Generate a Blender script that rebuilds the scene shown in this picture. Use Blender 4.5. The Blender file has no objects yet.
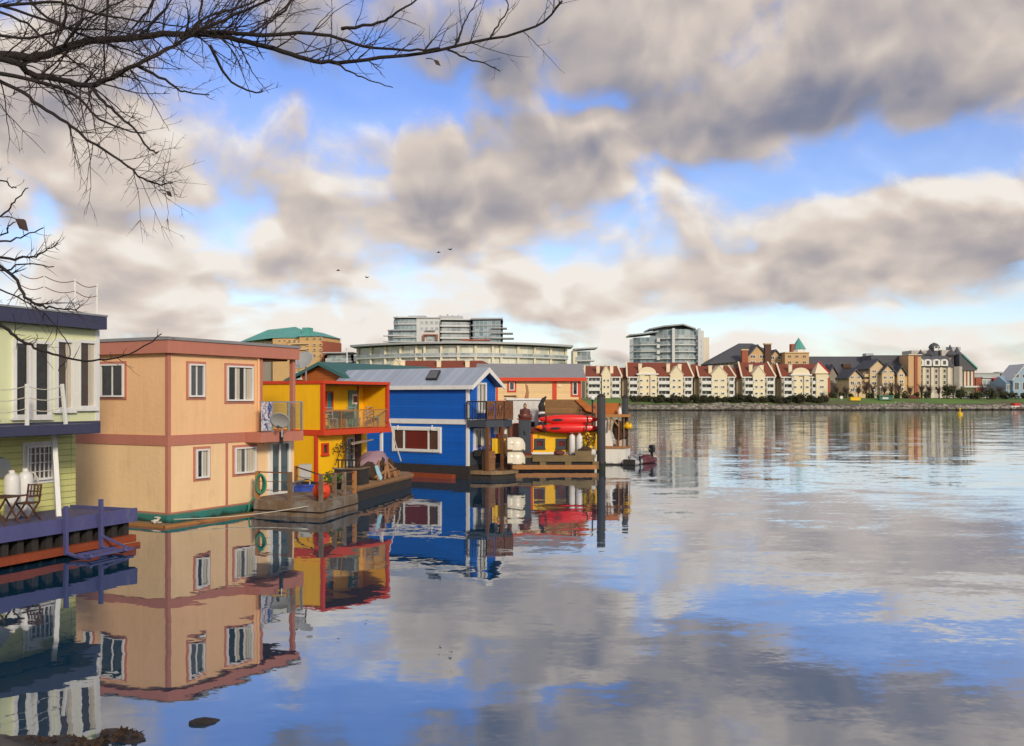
import bpy, math, random
from mathutils import Vector, Matrix, noise as mnoise
rnd = random.Random(7)
SC = bpy.context.scene
COL = SC.collection
rad = math.radians
# ---- the photograph's camera: level lens 4 m over the water ----
FP, CX, HY, CH = 950.0, 512.0, 398.0, 4.0
def WX(px, Y): return (px - CX) / FP * Y
def WZ(py, Y): return CH + (HY - py) / FP * Y

# ---------------------------------------------------------------- mesh builder
class MB:
    def __init__(s): s.v = []; s.f = []
    def poly(s, pts):
        i = len(s.v); s.v += [tuple(p) for p in pts]; s.f.append(tuple(range(i, i + len(pts))))
        return s
    def box(s, x0, x1, y0, y1, z0, z1):
        if x0 > x1: x0, x1 = x1, x0
        if y0 > y1: y0, y1 = y1, y0
        if z0 > z1: z0, z1 = z1, z0
        i = len(s.v)
        s.v += [(x0,y0,z0),(x1,y0,z0),(x1,y1,z0),(x0,y1,z0),(x0,y0,z1),(x1,y0,z1),(x1,y1,z1),(x0,y1,z1)]
        s.f += [tuple(i+k for k in q) for q in ((0,3,2,1),(4,5,6,7),(0,1,5,4),(1,2,6,5),(2,3,7,6),(3,0,4,7))]
        return s
    def bar(s, p, q, w, h=None, up=(0,0,1)):
        p, q = Vector(p), Vector(q); d = (q - p)
        if d.length < 1e-6: return s
        d.normalize(); up = Vector(up)
        if abs(d.dot(up)) > .98: up = Vector((1,0,0))
        a = d.cross(up).normalized() * (w/2); b = a.cross(d).normalized() * ((h or w)/2)
        i = len(s.v)
        for c in (p, q): s.v += [tuple(c-a-b), tuple(c+a-b), tuple(c+a+b), tuple(c-a+b)]
        s.f += [tuple(i+k for k in f) for f in ((0,3,2,1),(4,5,6,7),(0,1,5,4),(1,2,6,5),(2,3,7,6),(3,0,4,7))]
        return s
    def tube(s, pts, radii, n=8, cap=True):
        pts = [Vector(p) for p in pts]
        if not hasattr(radii, '__len__'): radii = [radii]*len(pts)
        base = len(s.v); ref = None
        for k, p in enumerate(pts):
            d = (pts[min(k+1, len(pts)-1)] - pts[max(k-1, 0)])
            if d.length < 1e-9: d = Vector((0,0,1))
            d.normalize()
            if ref is None: ref = d.orthogonal()
            a = ref - d*ref.dot(d)
            a = a.normalized() if a.length > 1e-4 else d.orthogonal().normalized()
            ref = a; b = d.cross(a)
            for j in range(n):
                t = 2*math.pi*j/n
                s.v.append(tuple(p + (a*math.cos(t) + b*math.sin(t))*radii[k]))
        for k in range(len(pts)-1):
            for j in range(n):
                s.f.append((base+k*n+j, base+k*n+(j+1)%n, base+(k+1)*n+(j+1)%n, base+(k+1)*n+j))
        if cap:
            s.f.append(tuple(base+j for j in range(n))[::-1])
            s.f.append(tuple(base+(len(pts)-1)*n+j for j in range(n)))
        return s
    def lathe(s, prof, c=(0,0,0), n=16, axis='z'):
        base = len(s.v)
        for r, z in prof:
            for j in range(n):
                t = 2*math.pi*j/n; a, b = r*math.cos(t), r*math.sin(t)
                p = (a,b,z) if axis == 'z' else (z,a,b) if axis == 'x' else (a,z,b)
                s.v.append((c[0]+p[0], c[1]+p[1], c[2]+p[2]))
        for k in range(len(prof)-1):
            for j in range(n):
                s.f.append((base+k*n+j, base+k*n+(j+1)%n, base+(k+1)*n+(j+1)%n, base+(k+1)*n+j))
        s.f.append(tuple(base+j for j in range(n))[::-1]); s.f.append(tuple(base+(len(prof)-1)*n+j for j in range(n)))
        return s
    def ell(s, c, r, nu=12, nv=8):
        prof = [(max(.02, math.sin(math.pi*k/nv)), -math.cos(math.pi*k/nv)) for k in range(nv+1)]
        i = len(s.v); s.lathe(prof, n=nu)
        for k in range(i, len(s.v)):
            x, y, z = s.v[k]; s.v[k] = (c[0]+x*r[0], c[1]+y*r[1], c[2]+z*r[2])
        return s
    def prism(s, poly, z0, z1):
        """plan polygon extruded in z"""
        n = len(poly); i = len(s.v)
        s.v += [(p[0], p[1], z0) for p in poly] + [(p[0], p[1], z1) for p in poly]
        s.f += [tuple(i+k for k in range(n))[::-1], tuple(i+n+k for k in range(n))]
        s.f += [(i+k, i+(k+1)%n, i+n+(k+1)%n, i+n+k) for k in range(n)]
        return s
    def xprism(s, prof, x0, x1):
        """profile of (y, z) points extruded along x"""
        n = len(prof); i = len(s.v)
        s.v += [(x0, p[0], p[1]) for p in prof] + [(x1, p[0], p[1]) for p in prof]
        s.f += [tuple(i+k for k in range(n))[::-1], tuple(i+n+k for k in range(n))]
        s.f += [(i+k, i+(k+1)%n, i+n+(k+1)%n, i+n+k) for k in range(n)]
        return s
    def yprism(s, prof, y0, y1):
        """profile of (x, z) points extruded along y"""
        n = len(prof); i = len(s.v)
        s.v += [(p[0], y0, p[1]) for p in prof] + [(p[0], y1, p[1]) for p in prof]
        s.f += [tuple(i+k for k in range(n)), tuple(i+n+k for k in range(n))[::-1]]
        s.f += [(i+k, i+n+k, i+n+(k+1)%n, i+(k+1)%n) for k in range(n)]
        return s
    def fbox(s, face, c, a0, a1, d0, d1, z0, z1):
        """box on a wall: a along it, d out of it; face R lies at y=c (out is -y), face L at x=c (out is -x)"""
        if face == 'R': return s.box(a0, a1, c-d1, c-d0, z0, z1)
        return s.box(c-d1, c-d0, a0, a1, z0, z1)
    def build(s, name, mat, parent=None, smooth=False, label=None):
        me = bpy.data.meshes.new(name); me.from_pydata(s.v, [], s.f); me.update()
        me.materials.append(M[mat] if isinstance(mat, str) else mat)
        if smooth:
            for p in me.polygons: p.use_smooth = True
        o = bpy.data.objects.new(name, me); COL.objects.link(o)
        if parent is not None: o.parent = getattr(parent, 'o', parent)
        if label: o['label'] = label
        return o

def tag(o, label=None, cat=None, group=None, kind=None):
    for k, val in (('label', label), ('category', cat), ('group', group), ('kind', kind)):
        if val: o[k] = val
    return o

KIDS = {}
def copy_tree(o, label=None):
    c = o.copy(); COL.objects.link(c)
    for ch in o.children:
        d = copy_tree(ch); d.parent = c
    if label: c['label'] = label
    return c

class Fr:
    """a thing: an Empty at its base, local x along the face R (y=0), local y along the face L (x=0)"""
    def __init__(s, name, label, cat, px=None, Y=None, yaw=0, X=None, z=0, group=None):
        s.X = X if X is not None else WX(px, Y); s.Y = Y; s.z0 = z; s.yaw = yaw
        s.u = (math.cos(rad(yaw)), math.sin(rad(yaw))); s.w = (-s.u[1], s.u[0])
        s.o = bpy.data.objects.new(name, None); COL.objects.link(s.o)
        s.o.empty_display_size = .3
        s.o.location = (s.X, s.Y, z); s.o.rotation_euler = (0, 0, rad(yaw))
        tag(s.o, label, cat, group)
    def R(s, px, c=0):
        k = (px - CX)/FP
        return (k*(s.Y + c*s.w[1]) - s.X - c*s.w[0]) / (s.u[0] - k*s.u[1])
    def L(s, px, c=0):
        k = (px - CX)/FP
        return (k*(s.Y + c*s.u[1]) - s.X - c*s.u[0]) / (s.w[0] - k*s.w[1])
    def at(s, lx, ly): return (s.X + lx*s.u[0] + ly*s.w[0], s.Y + lx*s.u[1] + ly*s.w[1])
    def z(s, py, lx=0, ly=0): return WZ(py, s.at(lx, ly)[1]) - s.z0
    def loc(s, px, Y):
        """local (x, y) of the ground point that lies at depth Y"""
        dx, dy = WX(px, Y) - s.X, Y - s.Y
        return dx*s.u[0] + dy*s.u[1], dx*s.w[0] + dy*s.w[1]
    def fa(s, face, px, c=0): return s.R(px, c) if face == 'R' else s.L(px, c)
    def fz(s, face, py, a, c=0): return s.z(py, a, c) if face == 'R' else s.z(py, c, a)

# ---------------------------------------------------------------- node maths
class N:
    nt = None
    def __init__(s, sock): s.s = sock
    @staticmethod
    def m(op, *a, clamp=False):
        n = N.nt.nodes.new('ShaderNodeMath'); n.operation = op; n.use_clamp = clamp
        for i, x in enumerate(a):
            if isinstance(x, N): N.nt.links.new(x.s, n.inputs[i])
            else: n.inputs[i].default_value = x
        return N(n.outputs[0])
    def __add__(s, o): return N.m('ADD', s, o)
    def __radd__(s, o): return N.m('ADD', o, s)
    def __sub__(s, o): return N.m('SUBTRACT', s, o)
    def __rsub__(s, o): return N.m('SUBTRACT', o, s)
    def __mul__(s, o): return N.m('MULTIPLY', s, o)
    def __rmul__(s, o): return N.m('MULTIPLY', o, s)
    def __truediv__(s, o): return N.m('DIVIDE', s, o)
def node(t, **kw):
    n = N.nt.nodes.new(t)
    for k, v in kw.items():
        if k in n.inputs.keys(): pass
        setattr(n, k, v)
    return n
def link(a, b): N.nt.links.new(a.s if isinstance(a, N) else a, b)
def smooth(x, a, b):
    n = N.nt.nodes.new('ShaderNodeMapRange'); n.interpolation_type = 'SMOOTHSTEP'; n.clamp = True
    link(x, n.inputs['Value']); n.inputs['From Min'].default_value = a; n.inputs['From Max'].default_value = b
    return N(n.outputs['Result'])
def mixc(f, a, b, mode='MIX'):
    n = N.nt.nodes.new('ShaderNodeMix'); n.data_type = 'RGBA'; n.blend_type = mode; n.clamp_factor = True
    for sock, x in ((n.inputs[0], f), (n.inputs[6], a), (n.inputs[7], b)):
        if isinstance(x, N): link(x, sock)
        elif isinstance(x, (int, float)): sock.default_value = x
        else: sock.default_value = (*x, 1)
    return N(n.outputs[2])
def fbm(vec, scale, detail=6, rough=.55, dist=0.0, out=0, lac=2.0):
    n = N.nt.nodes.new('ShaderNodeTexNoise'); n.noise_dimensions = '3D'
    n.inputs['Scale'].default_value = scale; n.inputs['Detail'].default_value = detail
    n.inputs['Roughness'].default_value = rough; n.inputs['Distortion'].default_value = dist
    n.inputs['Lacunarity'].default_value = lac
    if vec is not None: link(vec, n.inputs['Vector'])
    return N(n.outputs[out])
def vmul(vec, sc):
    n = N.nt.nodes.new('ShaderNodeVectorMath'); n.operation = 'MULTIPLY'
    link(vec, n.inputs[0]); n.inputs[1].default_value = sc
    return N(n.outputs[0])
def combine(x, y, z):
    n = N.nt.nodes.new('ShaderNodeCombineXYZ')
    for i, a in enumerate((x, y, z)):
        if isinstance(a, N): link(a, n.inputs[i])
        else: n.inputs[i].default_value = a
    return N(n.outputs[0])
def split(vec):
    n = N.nt.nodes.new('ShaderNodeSeparateXYZ'); link(vec, n.inputs[0])
    return [N(o) for o in n.outputs]

M = {}
def mat(name, rgb, rough=.6, var=.16, vs=1.3, streak=.12, bump=0.0, bs=30, stripe=None, metal=0.0, spec=.4,
        stain=None, stain_amt=.0, coat=0.0, coord='Object', tint=None, waterline=0.0):
    """painted or raw surface with uneven tone, rain streaks, optional board joints (stripe = axis, period, depth) and stains"""
    m = bpy.data.materials.new(name); m.use_nodes = True; nt = m.node_tree; N.nt = nt
    b = nt.nodes['Principled BSDF']
    tc = nt.nodes.new('ShaderNodeTexCoord'); co = N(tc.outputs[coord])
    n1 = fbm(co, vs, 5, .6); n2 = fbm(vmul(co, (5, 5, .35)), 1.0, 4, .6); n3 = fbm(co, vs*9, 4, .65)
    f = 1.0 + (n1 - .5)*(2*var) + (n2 - .5)*(2*streak) + (n3 - .5)*(var*.9)
    col = mixc(1.0, rgb, combine(f, f, f), 'MULTIPLY')
    if tint: col = mixc(smooth(n1, .42, .68), col, mixc(1.0, tint, combine(f, f, f), 'MULTIPLY'))
    if stain:
        n4 = fbm(vmul(co, (1.6, 1.6, .7)), 1.1, 7, .68)
        col = mixc(smooth(n4, .54, .7)*stain_amt, col, stain)
    if waterline:                                # weed and slime where the hull meets the water
        wz = split(co)[2] + (fbm(vmul(co, (2.2,2.2,.6)), 1.0, 4, .6) - .5)*.35
        col = mixc(smooth(wz, waterline+.08, waterline-.08)*.85, col, (.022,.026,.014))
    height = n3*bump if bump else None
    if stripe:
        ax, per, dep = stripe
        x = split(co)['xyz'.index(ax)]
        saw = N.m('FRACT', x/per)
        h2 = smooth(saw, 0.0, .12)
        edge = N.m('MULTIPLY', 1.0 - h2, .45)
        col = mixc(edge, col, tuple(c*.35 for c in rgb))
        cell = N.nt.nodes.new('ShaderNodeTexWhiteNoise'); cell.noise_dimensions = '1D'
        link(N.m('FLOOR', x/per), cell.inputs['W'])
        g = .9 + N(cell.outputs[0])*.2
        col = mixc(1.0, col, combine(g, g, g), 'MULTIPLY')
        h = (h2*.6 + saw*.4)*dep
        height = h if height is None else height + h
    link(col, b.inputs['Base Color'])
    if height is not None:
        bp = nt.nodes.new('ShaderNodeBump'); bp.inputs['Strength'].default_value = 1.0; bp.inputs['Distance'].default_value = 1.0
        link(height, bp.inputs['Height']); link(N(bp.outputs[0]), b.inputs['Normal'])
    link(N.m('ADD', (n3 - .5)*.25, rough, clamp=True), b.inputs['Roughness'])
    b.inputs['Metallic'].default_value = metal; b.inputs['Specular IOR Level'].default_value = spec
    if coat: b.inputs['Coat Weight'].default_value = coat; b.inputs['Coat Roughness'].default_value = .08
    M[name] = m
    return m
def glass_mat(name, rgb, rough=.06, wave=.02, var=.5, vs=.8):
    """window glass over a dark room: uneven tone of what is inside, slightly wavy reflection"""
    m = bpy.data.materials.new(name); m.use_nodes = True; nt = m.node_tree; N.nt = nt
    b = nt.nodes['Principled BSDF']; tc = nt.nodes.new('ShaderNodeTexCoord'); co = N(tc.outputs['Object'])
    n1 = fbm(co, vs, 4, .6); f = 1.0 + (n1 - .5)*2*var
    link(mixc(1.0, rgb, combine(f, f, f), 'MULTIPLY'), b.inputs['Base Color'])
    b.inputs['Roughness'].default_value = rough; b.inputs['Specular IOR Level'].default_value = .6
    nz = fbm(co, 1.2, 2, .5); bp = nt.nodes.new('ShaderNodeBump'); bp.inputs['Distance'].default_value = wave
    link(nz, bp.inputs['Height']); link(N(bp.outputs[0]), b.inputs['Normal'])
    M[name] = m
def clear_mat(name, tint, amt=.25):
    m = bpy.data.materials.new(name); m.use_nodes = True; nt = m.node_tree; N.nt = nt
    nt.nodes.remove(nt.nodes['Principled BSDF'])
    t = nt.nodes.new('ShaderNodeBsdfTransparent'); t.inputs[0].default_value = (*tint, 1)
    g = nt.nodes.new('ShaderNodeBsdfGlossy'); g.inputs['Roughness'].default_value = .05
    mx = nt.nodes.new('ShaderNodeMixShader'); mx.inputs[0].default_value = amt
    link(N(t.outputs[0]), mx.inputs[1]); link(N(g.outputs[0]), mx.inputs[2])
    link(N(mx.outputs[0]), nt.nodes['Material Output'].inputs['Surface']); M[name] = m

# ---------------------------------------------------------------- windows
def window(fr, face, c, p0, q0, p1, q1, cols=2, rows=1, frame='white_paint', glass='glass_dark', trim=None,
           tw=.1, fw=.055, mw=.04, curtain=None, name='window', sill=True, widths=None):
    """a window between pixels (p0,q0) and (p1,q1) of a wall: trim, frame, muntins, pane, curtain"""
    a0, a1 = sorted((fr.fa(face, p0, c), fr.fa(face, p1, c))); am = (a0+a1)/2
    z1, z0 = fr.fz(face, q0, am, c), fr.fz(face, q1, am, c)
    return win_local(fr, face, c, a0, a1, z0, z1, cols, rows, frame, glass, trim, tw, fw, mw, curtain, name, sill, widths)
def win_local(fr, face, c, a0, a1, z0, z1, cols=2, rows=1, frame='white_paint', glass='glass_dark', trim=None,
              tw=.1, fw=.055, mw=.04, curtain=None, name='window', sill=True, widths=None):
    f = MB()
    f.fbox(face, c, a0, a0+fw, .002, .09, z0, z1).fbox(face, c, a1-fw, a1, .002, .09, z0, z1)
    f.fbox(face, c, a0+fw, a1-fw, .002, .09, z1-fw, z1).fbox(face, c, a0+fw, a1-fw, .002, .10, z0, z0+fw)
    ws = widths or [1]*cols; tot = float(sum(ws)); acc = 0
    for k in range(len(ws)-1):
        acc += ws[k]; a = a0 + (a1-a0)*acc/tot
        f.fbox(face, c, a-mw/2, a+mw/2, .002, .05, z0+fw, z1-fw)
    for k in range(1, rows):
        z = z0 + (z1-z0)*k/rows
        f.fbox(face, c, a0+fw, a1-fw, .002, .045, z-mw/3, z+mw/3)
    w = f.build(name, frame, fr)
    MB().fbox(face, c, a0+fw*.5, a1-fw*.5, .001, .018, z0+fw*.5, z1-fw*.5).build('pane', glass, w)
    if curtain:
        g = MB(); ax0, ax1 = a0+fw, a1-fw
        for (t0, t1, mt) in curtain:
            h = MB(); x0, x1 = ax0+(ax1-ax0)*t0, ax0+(ax1-ax0)*t1; n = max(3, int((x1-x0)/.09))
            for k in range(n):
                h.fbox(face, c, x0+(x1-x0)*k/n, x0+(x1-x0)*(k+.86)/n, .019, .024+.004*(k % 2), z0+fw, z1-fw-.02)
            h.build('curtain', mt, w)
    if trim:
        t = MB()
        t.fbox(face, c, a0-tw, a0-.002, .001, .03, z0-tw, z1+tw).fbox(face, c, a1+.002, a1+tw, .001, .03, z0-tw, z1+tw)
        t.fbox(face, c, a0-.002, a1+.002, .001, .028, z1+.002, z1+tw).fbox(face, c, a0-.002, a1+.002, .001, .028, z0-tw, z0-.002)
        t.build('trim', trim, w)
    elif sill:
        MB().fbox(face, c, a0-.04, a1+.04, .003, .1, z0-.05, z0-.002).build('sill', frame, w)
    return w
# ================================================================ materials
mat('white_paint', (.78,.78,.75), .45, .09, 1.5, .10, stain=(.5,.46,.38), stain_amt=.3)
mat('white_weathered', (.68,.67,.62), .6, .12, 1.2, .12, stain=(.25,.2,.14), stain_amt=.3)
mat('peach_stucco', (.87,.54,.285), .75, .08, .7, .09, bump=.012, stain=(.62,.37,.18), stain_amt=.28)
mat('peach_pale', (.90,.63,.35), .75, .08, .7, .09, bump=.012, stain=(.64,.42,.22), stain_amt=.3)
mat('rose_trim', (.50,.195,.135), .6, .1, 1.5, .08)
mat('roof_gravel', (.27,.27,.28), .9, .2, 3, 0, bump=.02)
mat('teal_hull', (.035,.20,.17), .5, .2, 1.2, .2, stain=(.10,.13,.09), stain_amt=.5, waterline=.10)
mat('lime_siding', (.62,.62,.24), .6, .08, .8, .06, stripe=('z', .17, .02))
mat('pale_lime', (.70,.735,.45), .6, .06, .8, .05)
mat('navy_fascia', (.045,.05,.10), .5, .15, 1.2, .1)
mat('violet_paint', (.085,.088,.225), .6, .2, 1.6, .12, bump=.01, stain=(.2,.19,.26), stain_amt=.35)
mat('violet_boards', (.085,.08,.16), .65, .22, 1.6, 0, stripe=('y', .14, .012))
mat('rust_beam', (.27,.055,.018), .7, .3, 1.4, .15, bump=.02, stain=(.09,.03,.02), stain_amt=.5)
mat('dark_timber', (.035,.03,.028), .8, .35, 2, .2, bump=.03)
mat('yellow_paint', (.95,.53,.004), .55, .08, .8, .10, stain=(.78,.38,.01), stain_amt=.35)
mat('amber_paint', (.88,.44,.004), .6, .07, .8, .05)
mat('red_paint', (.62,.055,.012), .5, .1, 1.4, .06)
mat('orange_siding', (.50,.13,.02), .65, .1, 1.0, .08, stripe=('z', .15, .012))
mat('teal_roof', (.02,.11,.10), .5, .18, 1.2, .05)
mat('blue_siding', (.004,.12,.56), .55, .09, .9, .12, stain=(.02,.12,.40), stain_amt=.4, stripe=('z', .14, .01))
mat('metal_roof', (.36,.42,.50), .35, .1, .6, .06, stripe=('y', .42, .012), metal=.15)
mat('cream_siding', (.85,.61,.31), .65, .07, .9, .05, stripe=('z', .13, .01))
mat('weathered_wood', (.19,.125,.075), .85, .3, 1.8, .1, bump=.02, stripe=('y', .13, .014), tint=(.22,.2,.17))
mat('fresh_wood', (.42,.19,.06), .75, .25, 2, .15, bump=.015)
mat('brown_wood', (.17,.07,.03), .75, .3, 2, .15, bump=.015)
mat('plank_tan', (.26,.17,.09), .8, .28, 1.8, .08, bump=.02, stripe=('x', .15, .014))
mat('mossy_plank', (.20,.145,.07), .85, .35, 1.6, .1, bump=.02)
mat('grey_metal', (.32,.33,.34), .4, .12, 2, .08, metal=.4)
mat('dish_grey', (.36,.37,.36), .5, .14, 2, .08)
mat('dark_metal', (.02,.02,.022), .45, .2, 2, .1)
mat('black_rubber', (.012,.012,.013), .6, .2, 3, 0)
mat('slate_panel', (.042,.05,.065), .6, .15, 1, .15)
mat('buoy_red', (.75,.06,.012), .4, .1, 3, .05)
mat('kayak_red', (.78,.016,.008), .3, .06, 1.5, .0, coat=.4)
mat('kayak_orange', (.8,.17,.015), .35, .06, 1.5, .0, coat=.4)
mat('curtain_red', (.16,.018,.01), .8, .2, 4, .25)
mat('curtain_cream', (.55,.5,.4), .85, .12, 4, .2)
mat('teal_paint', (.03,.22,.26), .5, .1, 1.5, .05)
mat('sea_green', (.12,.25,.2), .55, .1, 1.5, .05)
mat('rope_white', (.62,.58,.48), .9, .15, 8, 0)
mat('hose_green', (.03,.22,.13), .4, .1, 3, 0)
mat('tarp_mauve', (.34,.22,.26), .6, .16, 2, 0, bump=.03)
mat('drift_wood', (.34,.17,.075), .8, .3, 3, .1, bump=.02)
mat('brown_net', (.075,.045,.03), .9, .4, 6, 0, bump=.05)
mat('cloth_blue', (.28,.5,.6), .8, .12, 3, 0)
mat('tub_blue', (.02,.07,.42), .45, .1, 3, 0)
mat('leaf_green', (.05,.12,.02), .6, .4, 5, 0)
mat('terracotta', (.36,.12,.05), .8, .15, 3, 0)
mat('wicker', (.31,.17,.07), .85, .3, 4, 0, bump=.03, stripe=('z', .09, .02))
mat('rust_screen', (.44,.14,.03), .8, .3, 2, .1, bump=.02)
mat('cream_gelcoat', (.72,.66,.50), .35, .08, 1.5, .06, coat=.3)
mat('white_gelcoat', (.74,.73,.68), .35, .08, 1.2, .1, coat=.3, waterline=.12, stain=(.4,.3,.18), stain_amt=.25)
mat('statue_brown', (.12,.035,.025), .7, .2, 5, .1)
mat('statue_face', (.42,.22,.12), .7, .1, 5, 0)
mat('tank_white', (.76,.76,.74), .4, .08, 2, .12, stain=(.4,.3,.2), stain_amt=.2)
mat('dinghy_maroon', (.10,.022,.03), .5, .1, 2, 0)
mat('motor_grey', (.4,.41,.43), .35, .1, 3, 0)
mat('piling_dark', (.055,.055,.06), .85, .35, 1.5, .3, bump=.04, stain=(.03,.04,.02), stain_amt=.5, waterline=.5)
mat('bark', (.028,.021,.02), .9, .3, 6, 0, bump=.02)
mat('twig_bark', (.042,.029,.026), .9, .3, 6, 0)
mat('dead_leaf', (.05,.03,.025), .8, .3, 9, 0)
mat('feather', (.03,.03,.035), .7, .2, 9, 0)
def graffiti():
    m = bpy.data.materials.new('graffiti'); m.use_nodes = True; nt = m.node_tree; N.nt = nt
    b = nt.nodes['Principled BSDF']; tc = nt.nodes.new('ShaderNodeTexCoord'); co = N(tc.outputs['Object'])
    a = fbm(co, 3.2, 3, .5, 1.2); c = fbm(vmul(co, (1.3,1.3,1.0)), 4.1, 3, .5, 1.5); e = fbm(co, 6.5, 2, .5, .8)
    col = mixc(smooth(e, .5, .56), (.60,.62,.66), (.36,.38,.42)); col = mixc(smooth(a, .56, .59), col, (.50,.05,.05)); col = mixc(smooth(c, .55, .58), col, (.04,.08,.26))
    link(col, b.inputs['Base Color']); b.inputs['Roughness'].default_value = .6; M['graffiti_white'] = m
graffiti()
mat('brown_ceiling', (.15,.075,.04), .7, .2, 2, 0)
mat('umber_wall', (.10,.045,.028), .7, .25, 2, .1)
mat('tile_red', (.21,.055,.03), .75, .14, .3, .04, bump=.15)
mat('condo_cream', (.78,.68,.47), .7, .06, .15, .05)
mat('condo_beige', (.46,.38,.26), .75, .08, .15, .06)
mat('condo_brown', (.30,.26,.2), .8, .08, .2, .05)  # plain brown wall colour of the distant blocks
mat('rail_white', (.72,.72,.68), .5, .06, .5, 0)
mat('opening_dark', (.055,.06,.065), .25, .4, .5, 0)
mat('slate_roof', (.085,.088,.10), .7, .2, .3, .05, bump=.1)
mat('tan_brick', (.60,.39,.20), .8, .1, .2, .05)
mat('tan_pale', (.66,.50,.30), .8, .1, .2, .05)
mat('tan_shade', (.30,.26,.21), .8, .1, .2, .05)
mat('red_brick', (.34,.10,.055), .8, .12, .3, .05)
mat('stone_grey', (.50,.46,.41), .8, .12, .2, .06)
mat('stone_cream', (.68,.61,.48), .75, .08, .2, .05)
mat('copper_green', (.10,.34,.30), .6, .16, .25, .1)
mat('copper_dark', (.05,.16,.14), .6, .16, .25, .1)
mat('slab_white', (.58,.60,.59), .55, .06, .1, .05)
mat('slab_grey', (.40,.42,.43), .5, .1, .1, .05)
mat('slab_cream', (.74,.68,.50), .6, .06, .1, .05)
mat('blue_gable', (.28,.40,.52), .6, .08, .3, .05)
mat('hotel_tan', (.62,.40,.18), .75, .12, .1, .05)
mat('bright_red', (.5,.03,.025), .5, .1, .3, 0)
mat('bright_yellow', (.82,.5,.01), .5, .06, .5, 0)
mat('sign_green', (.03,.14,.09), .5, .1, .5, 0)
mat('shrub_leaf', (.040,.052,.017), .8, .5, .7, 0, tint=(.07,.06,.025))
mat('hedge_leaf', (.030,.034,.014), .8, .5, .6, 0, tint=(.055,.04,.02))
mat('bare_crown', (.10,.062,.05), .9, .4, .6, 0)
mat('wet_rock', (.028,.022,.02), .4, .4, 4, 0, bump=.05)
def rock_mat():
    m = bpy.data.materials.new('riprap'); m.use_nodes = True; nt = m.node_tree; N.nt = nt
    b = nt.nodes['Principled BSDF']; g = nt.nodes.new('ShaderNodeNewGeometry'); r = N(g.outputs['Random Per Island'])
    P = N(g.outputs['Position']); z = split(P)[2]
    col = mixc(r, (.07,.062,.05), (.40,.36,.30)); n = fbm(P, 1.2, 4, .6)
    col = mixc(smooth(n, .45, .65)*.6, col, (.10,.095,.05))
    col = mixc(smooth(z, .75, .25), col, (.03,.028,.022))
    link(col, b.inputs['Base Color']); b.inputs['Roughness'].default_value = .9; M['riprap'] = m
rock_mat()
for nm, c in (('glass_dark', (.010,.011,.014)), ('glass_grey', (.075,.08,.09)), ('glass_brown', (.05,.03,.022)), ('glass_teal', (.06,.09,.10))):
    glass_mat(nm, c)
clear_mat('rail_glass', (.93,.95,.86), .07)
def tower_glass(name, rgb, rgb2, px, pz):
    """curtain wall: each bay a little different, thin mullions"""
    m = bpy.data.materials.new(name); m.use_nodes = True; nt = m.node_tree; N.nt = nt
    b = nt.nodes['Principled BSDF']; tc = nt.nodes.new('ShaderNodeTexCoord'); x, y, z = split(N(tc.outputs['Object']))
    cell = nt.nodes.new('ShaderNodeTexWhiteNoise'); cell.noise_dimensions = '2D'
    link(combine(N.m('FLOOR', x/px), N.m('FLOOR', z/pz), 0.0), cell.inputs['Vector'])
    col = mixc(N(cell.outputs[0]), rgb, rgb2)
    mull = N.m('LESS_THAN', N.m('FRACT', x/px), .14)
    link(mixc(mull*.7, col, (.5,.52,.5)), b.inputs['Base Color'])
    b.inputs['Roughness'].default_value = .18; b.inputs['Specular IOR Level'].default_value = .6
    M[name] = m
tower_glass('curtain_glass', (.20,.26,.28), (.42,.48,.48), 2.2, 3.4)
tower_glass('curtain_glass_pale', (.46,.50,.44), (.74,.74,.60), 2.6, 4.0)
tower_glass('curtain_glass_blue', (.16,.24,.27), (.34,.43,.46), 1.9, 3.2)

# ================================================================ camera, sun, sky
cam = bpy.data.cameras.new('camera'); cam.sensor_width = 36; cam.lens = FP/1024*36; cam.shift_y = (HY-373)/1024
cam.clip_start = .1; cam.clip_end = 20000
co = bpy.data.objects.new('camera', cam); co.location = (0,0,CH); co.rotation_euler = (rad(90),0,0); COL.objects.link(co); SC.camera = co
SUN_AZ, SUN_EL = 156.0, 24.0        # degrees clockwise from +y, and above the horizon
sd = Vector((math.sin(rad(SUN_AZ))*math.cos(rad(SUN_EL)), math.cos(rad(SUN_AZ))*math.cos(rad(SUN_EL)), math.sin(rad(SUN_EL))))
sl = bpy.data.lights.new('sun', 'SUN'); sl.energy = 2.1; sl.angle = rad(9); sl.color = (1, .87, .68)
so = bpy.data.objects.new('sun', sl); so.rotation_euler = sd.to_track_quat('Z', 'Y').to_euler(); so.location = sd*50; COL.objects.link(so)
SC.view_settings.view_transform = 'Standard'; SC.view_settings.look = 'None'; SC.view_settings.gamma = 1; SC.view_settings.exposure = 0.3
SC.view_settings.use_curve_mapping = False
SC.cycles.max_bounces = 6; SC.cycles.transparent_max_bounces = 8; SC.cycles.use_denoising = True
SC.cycles.caustics_reflective = False; SC.cycles.sample_clamp_indirect = 4

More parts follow.
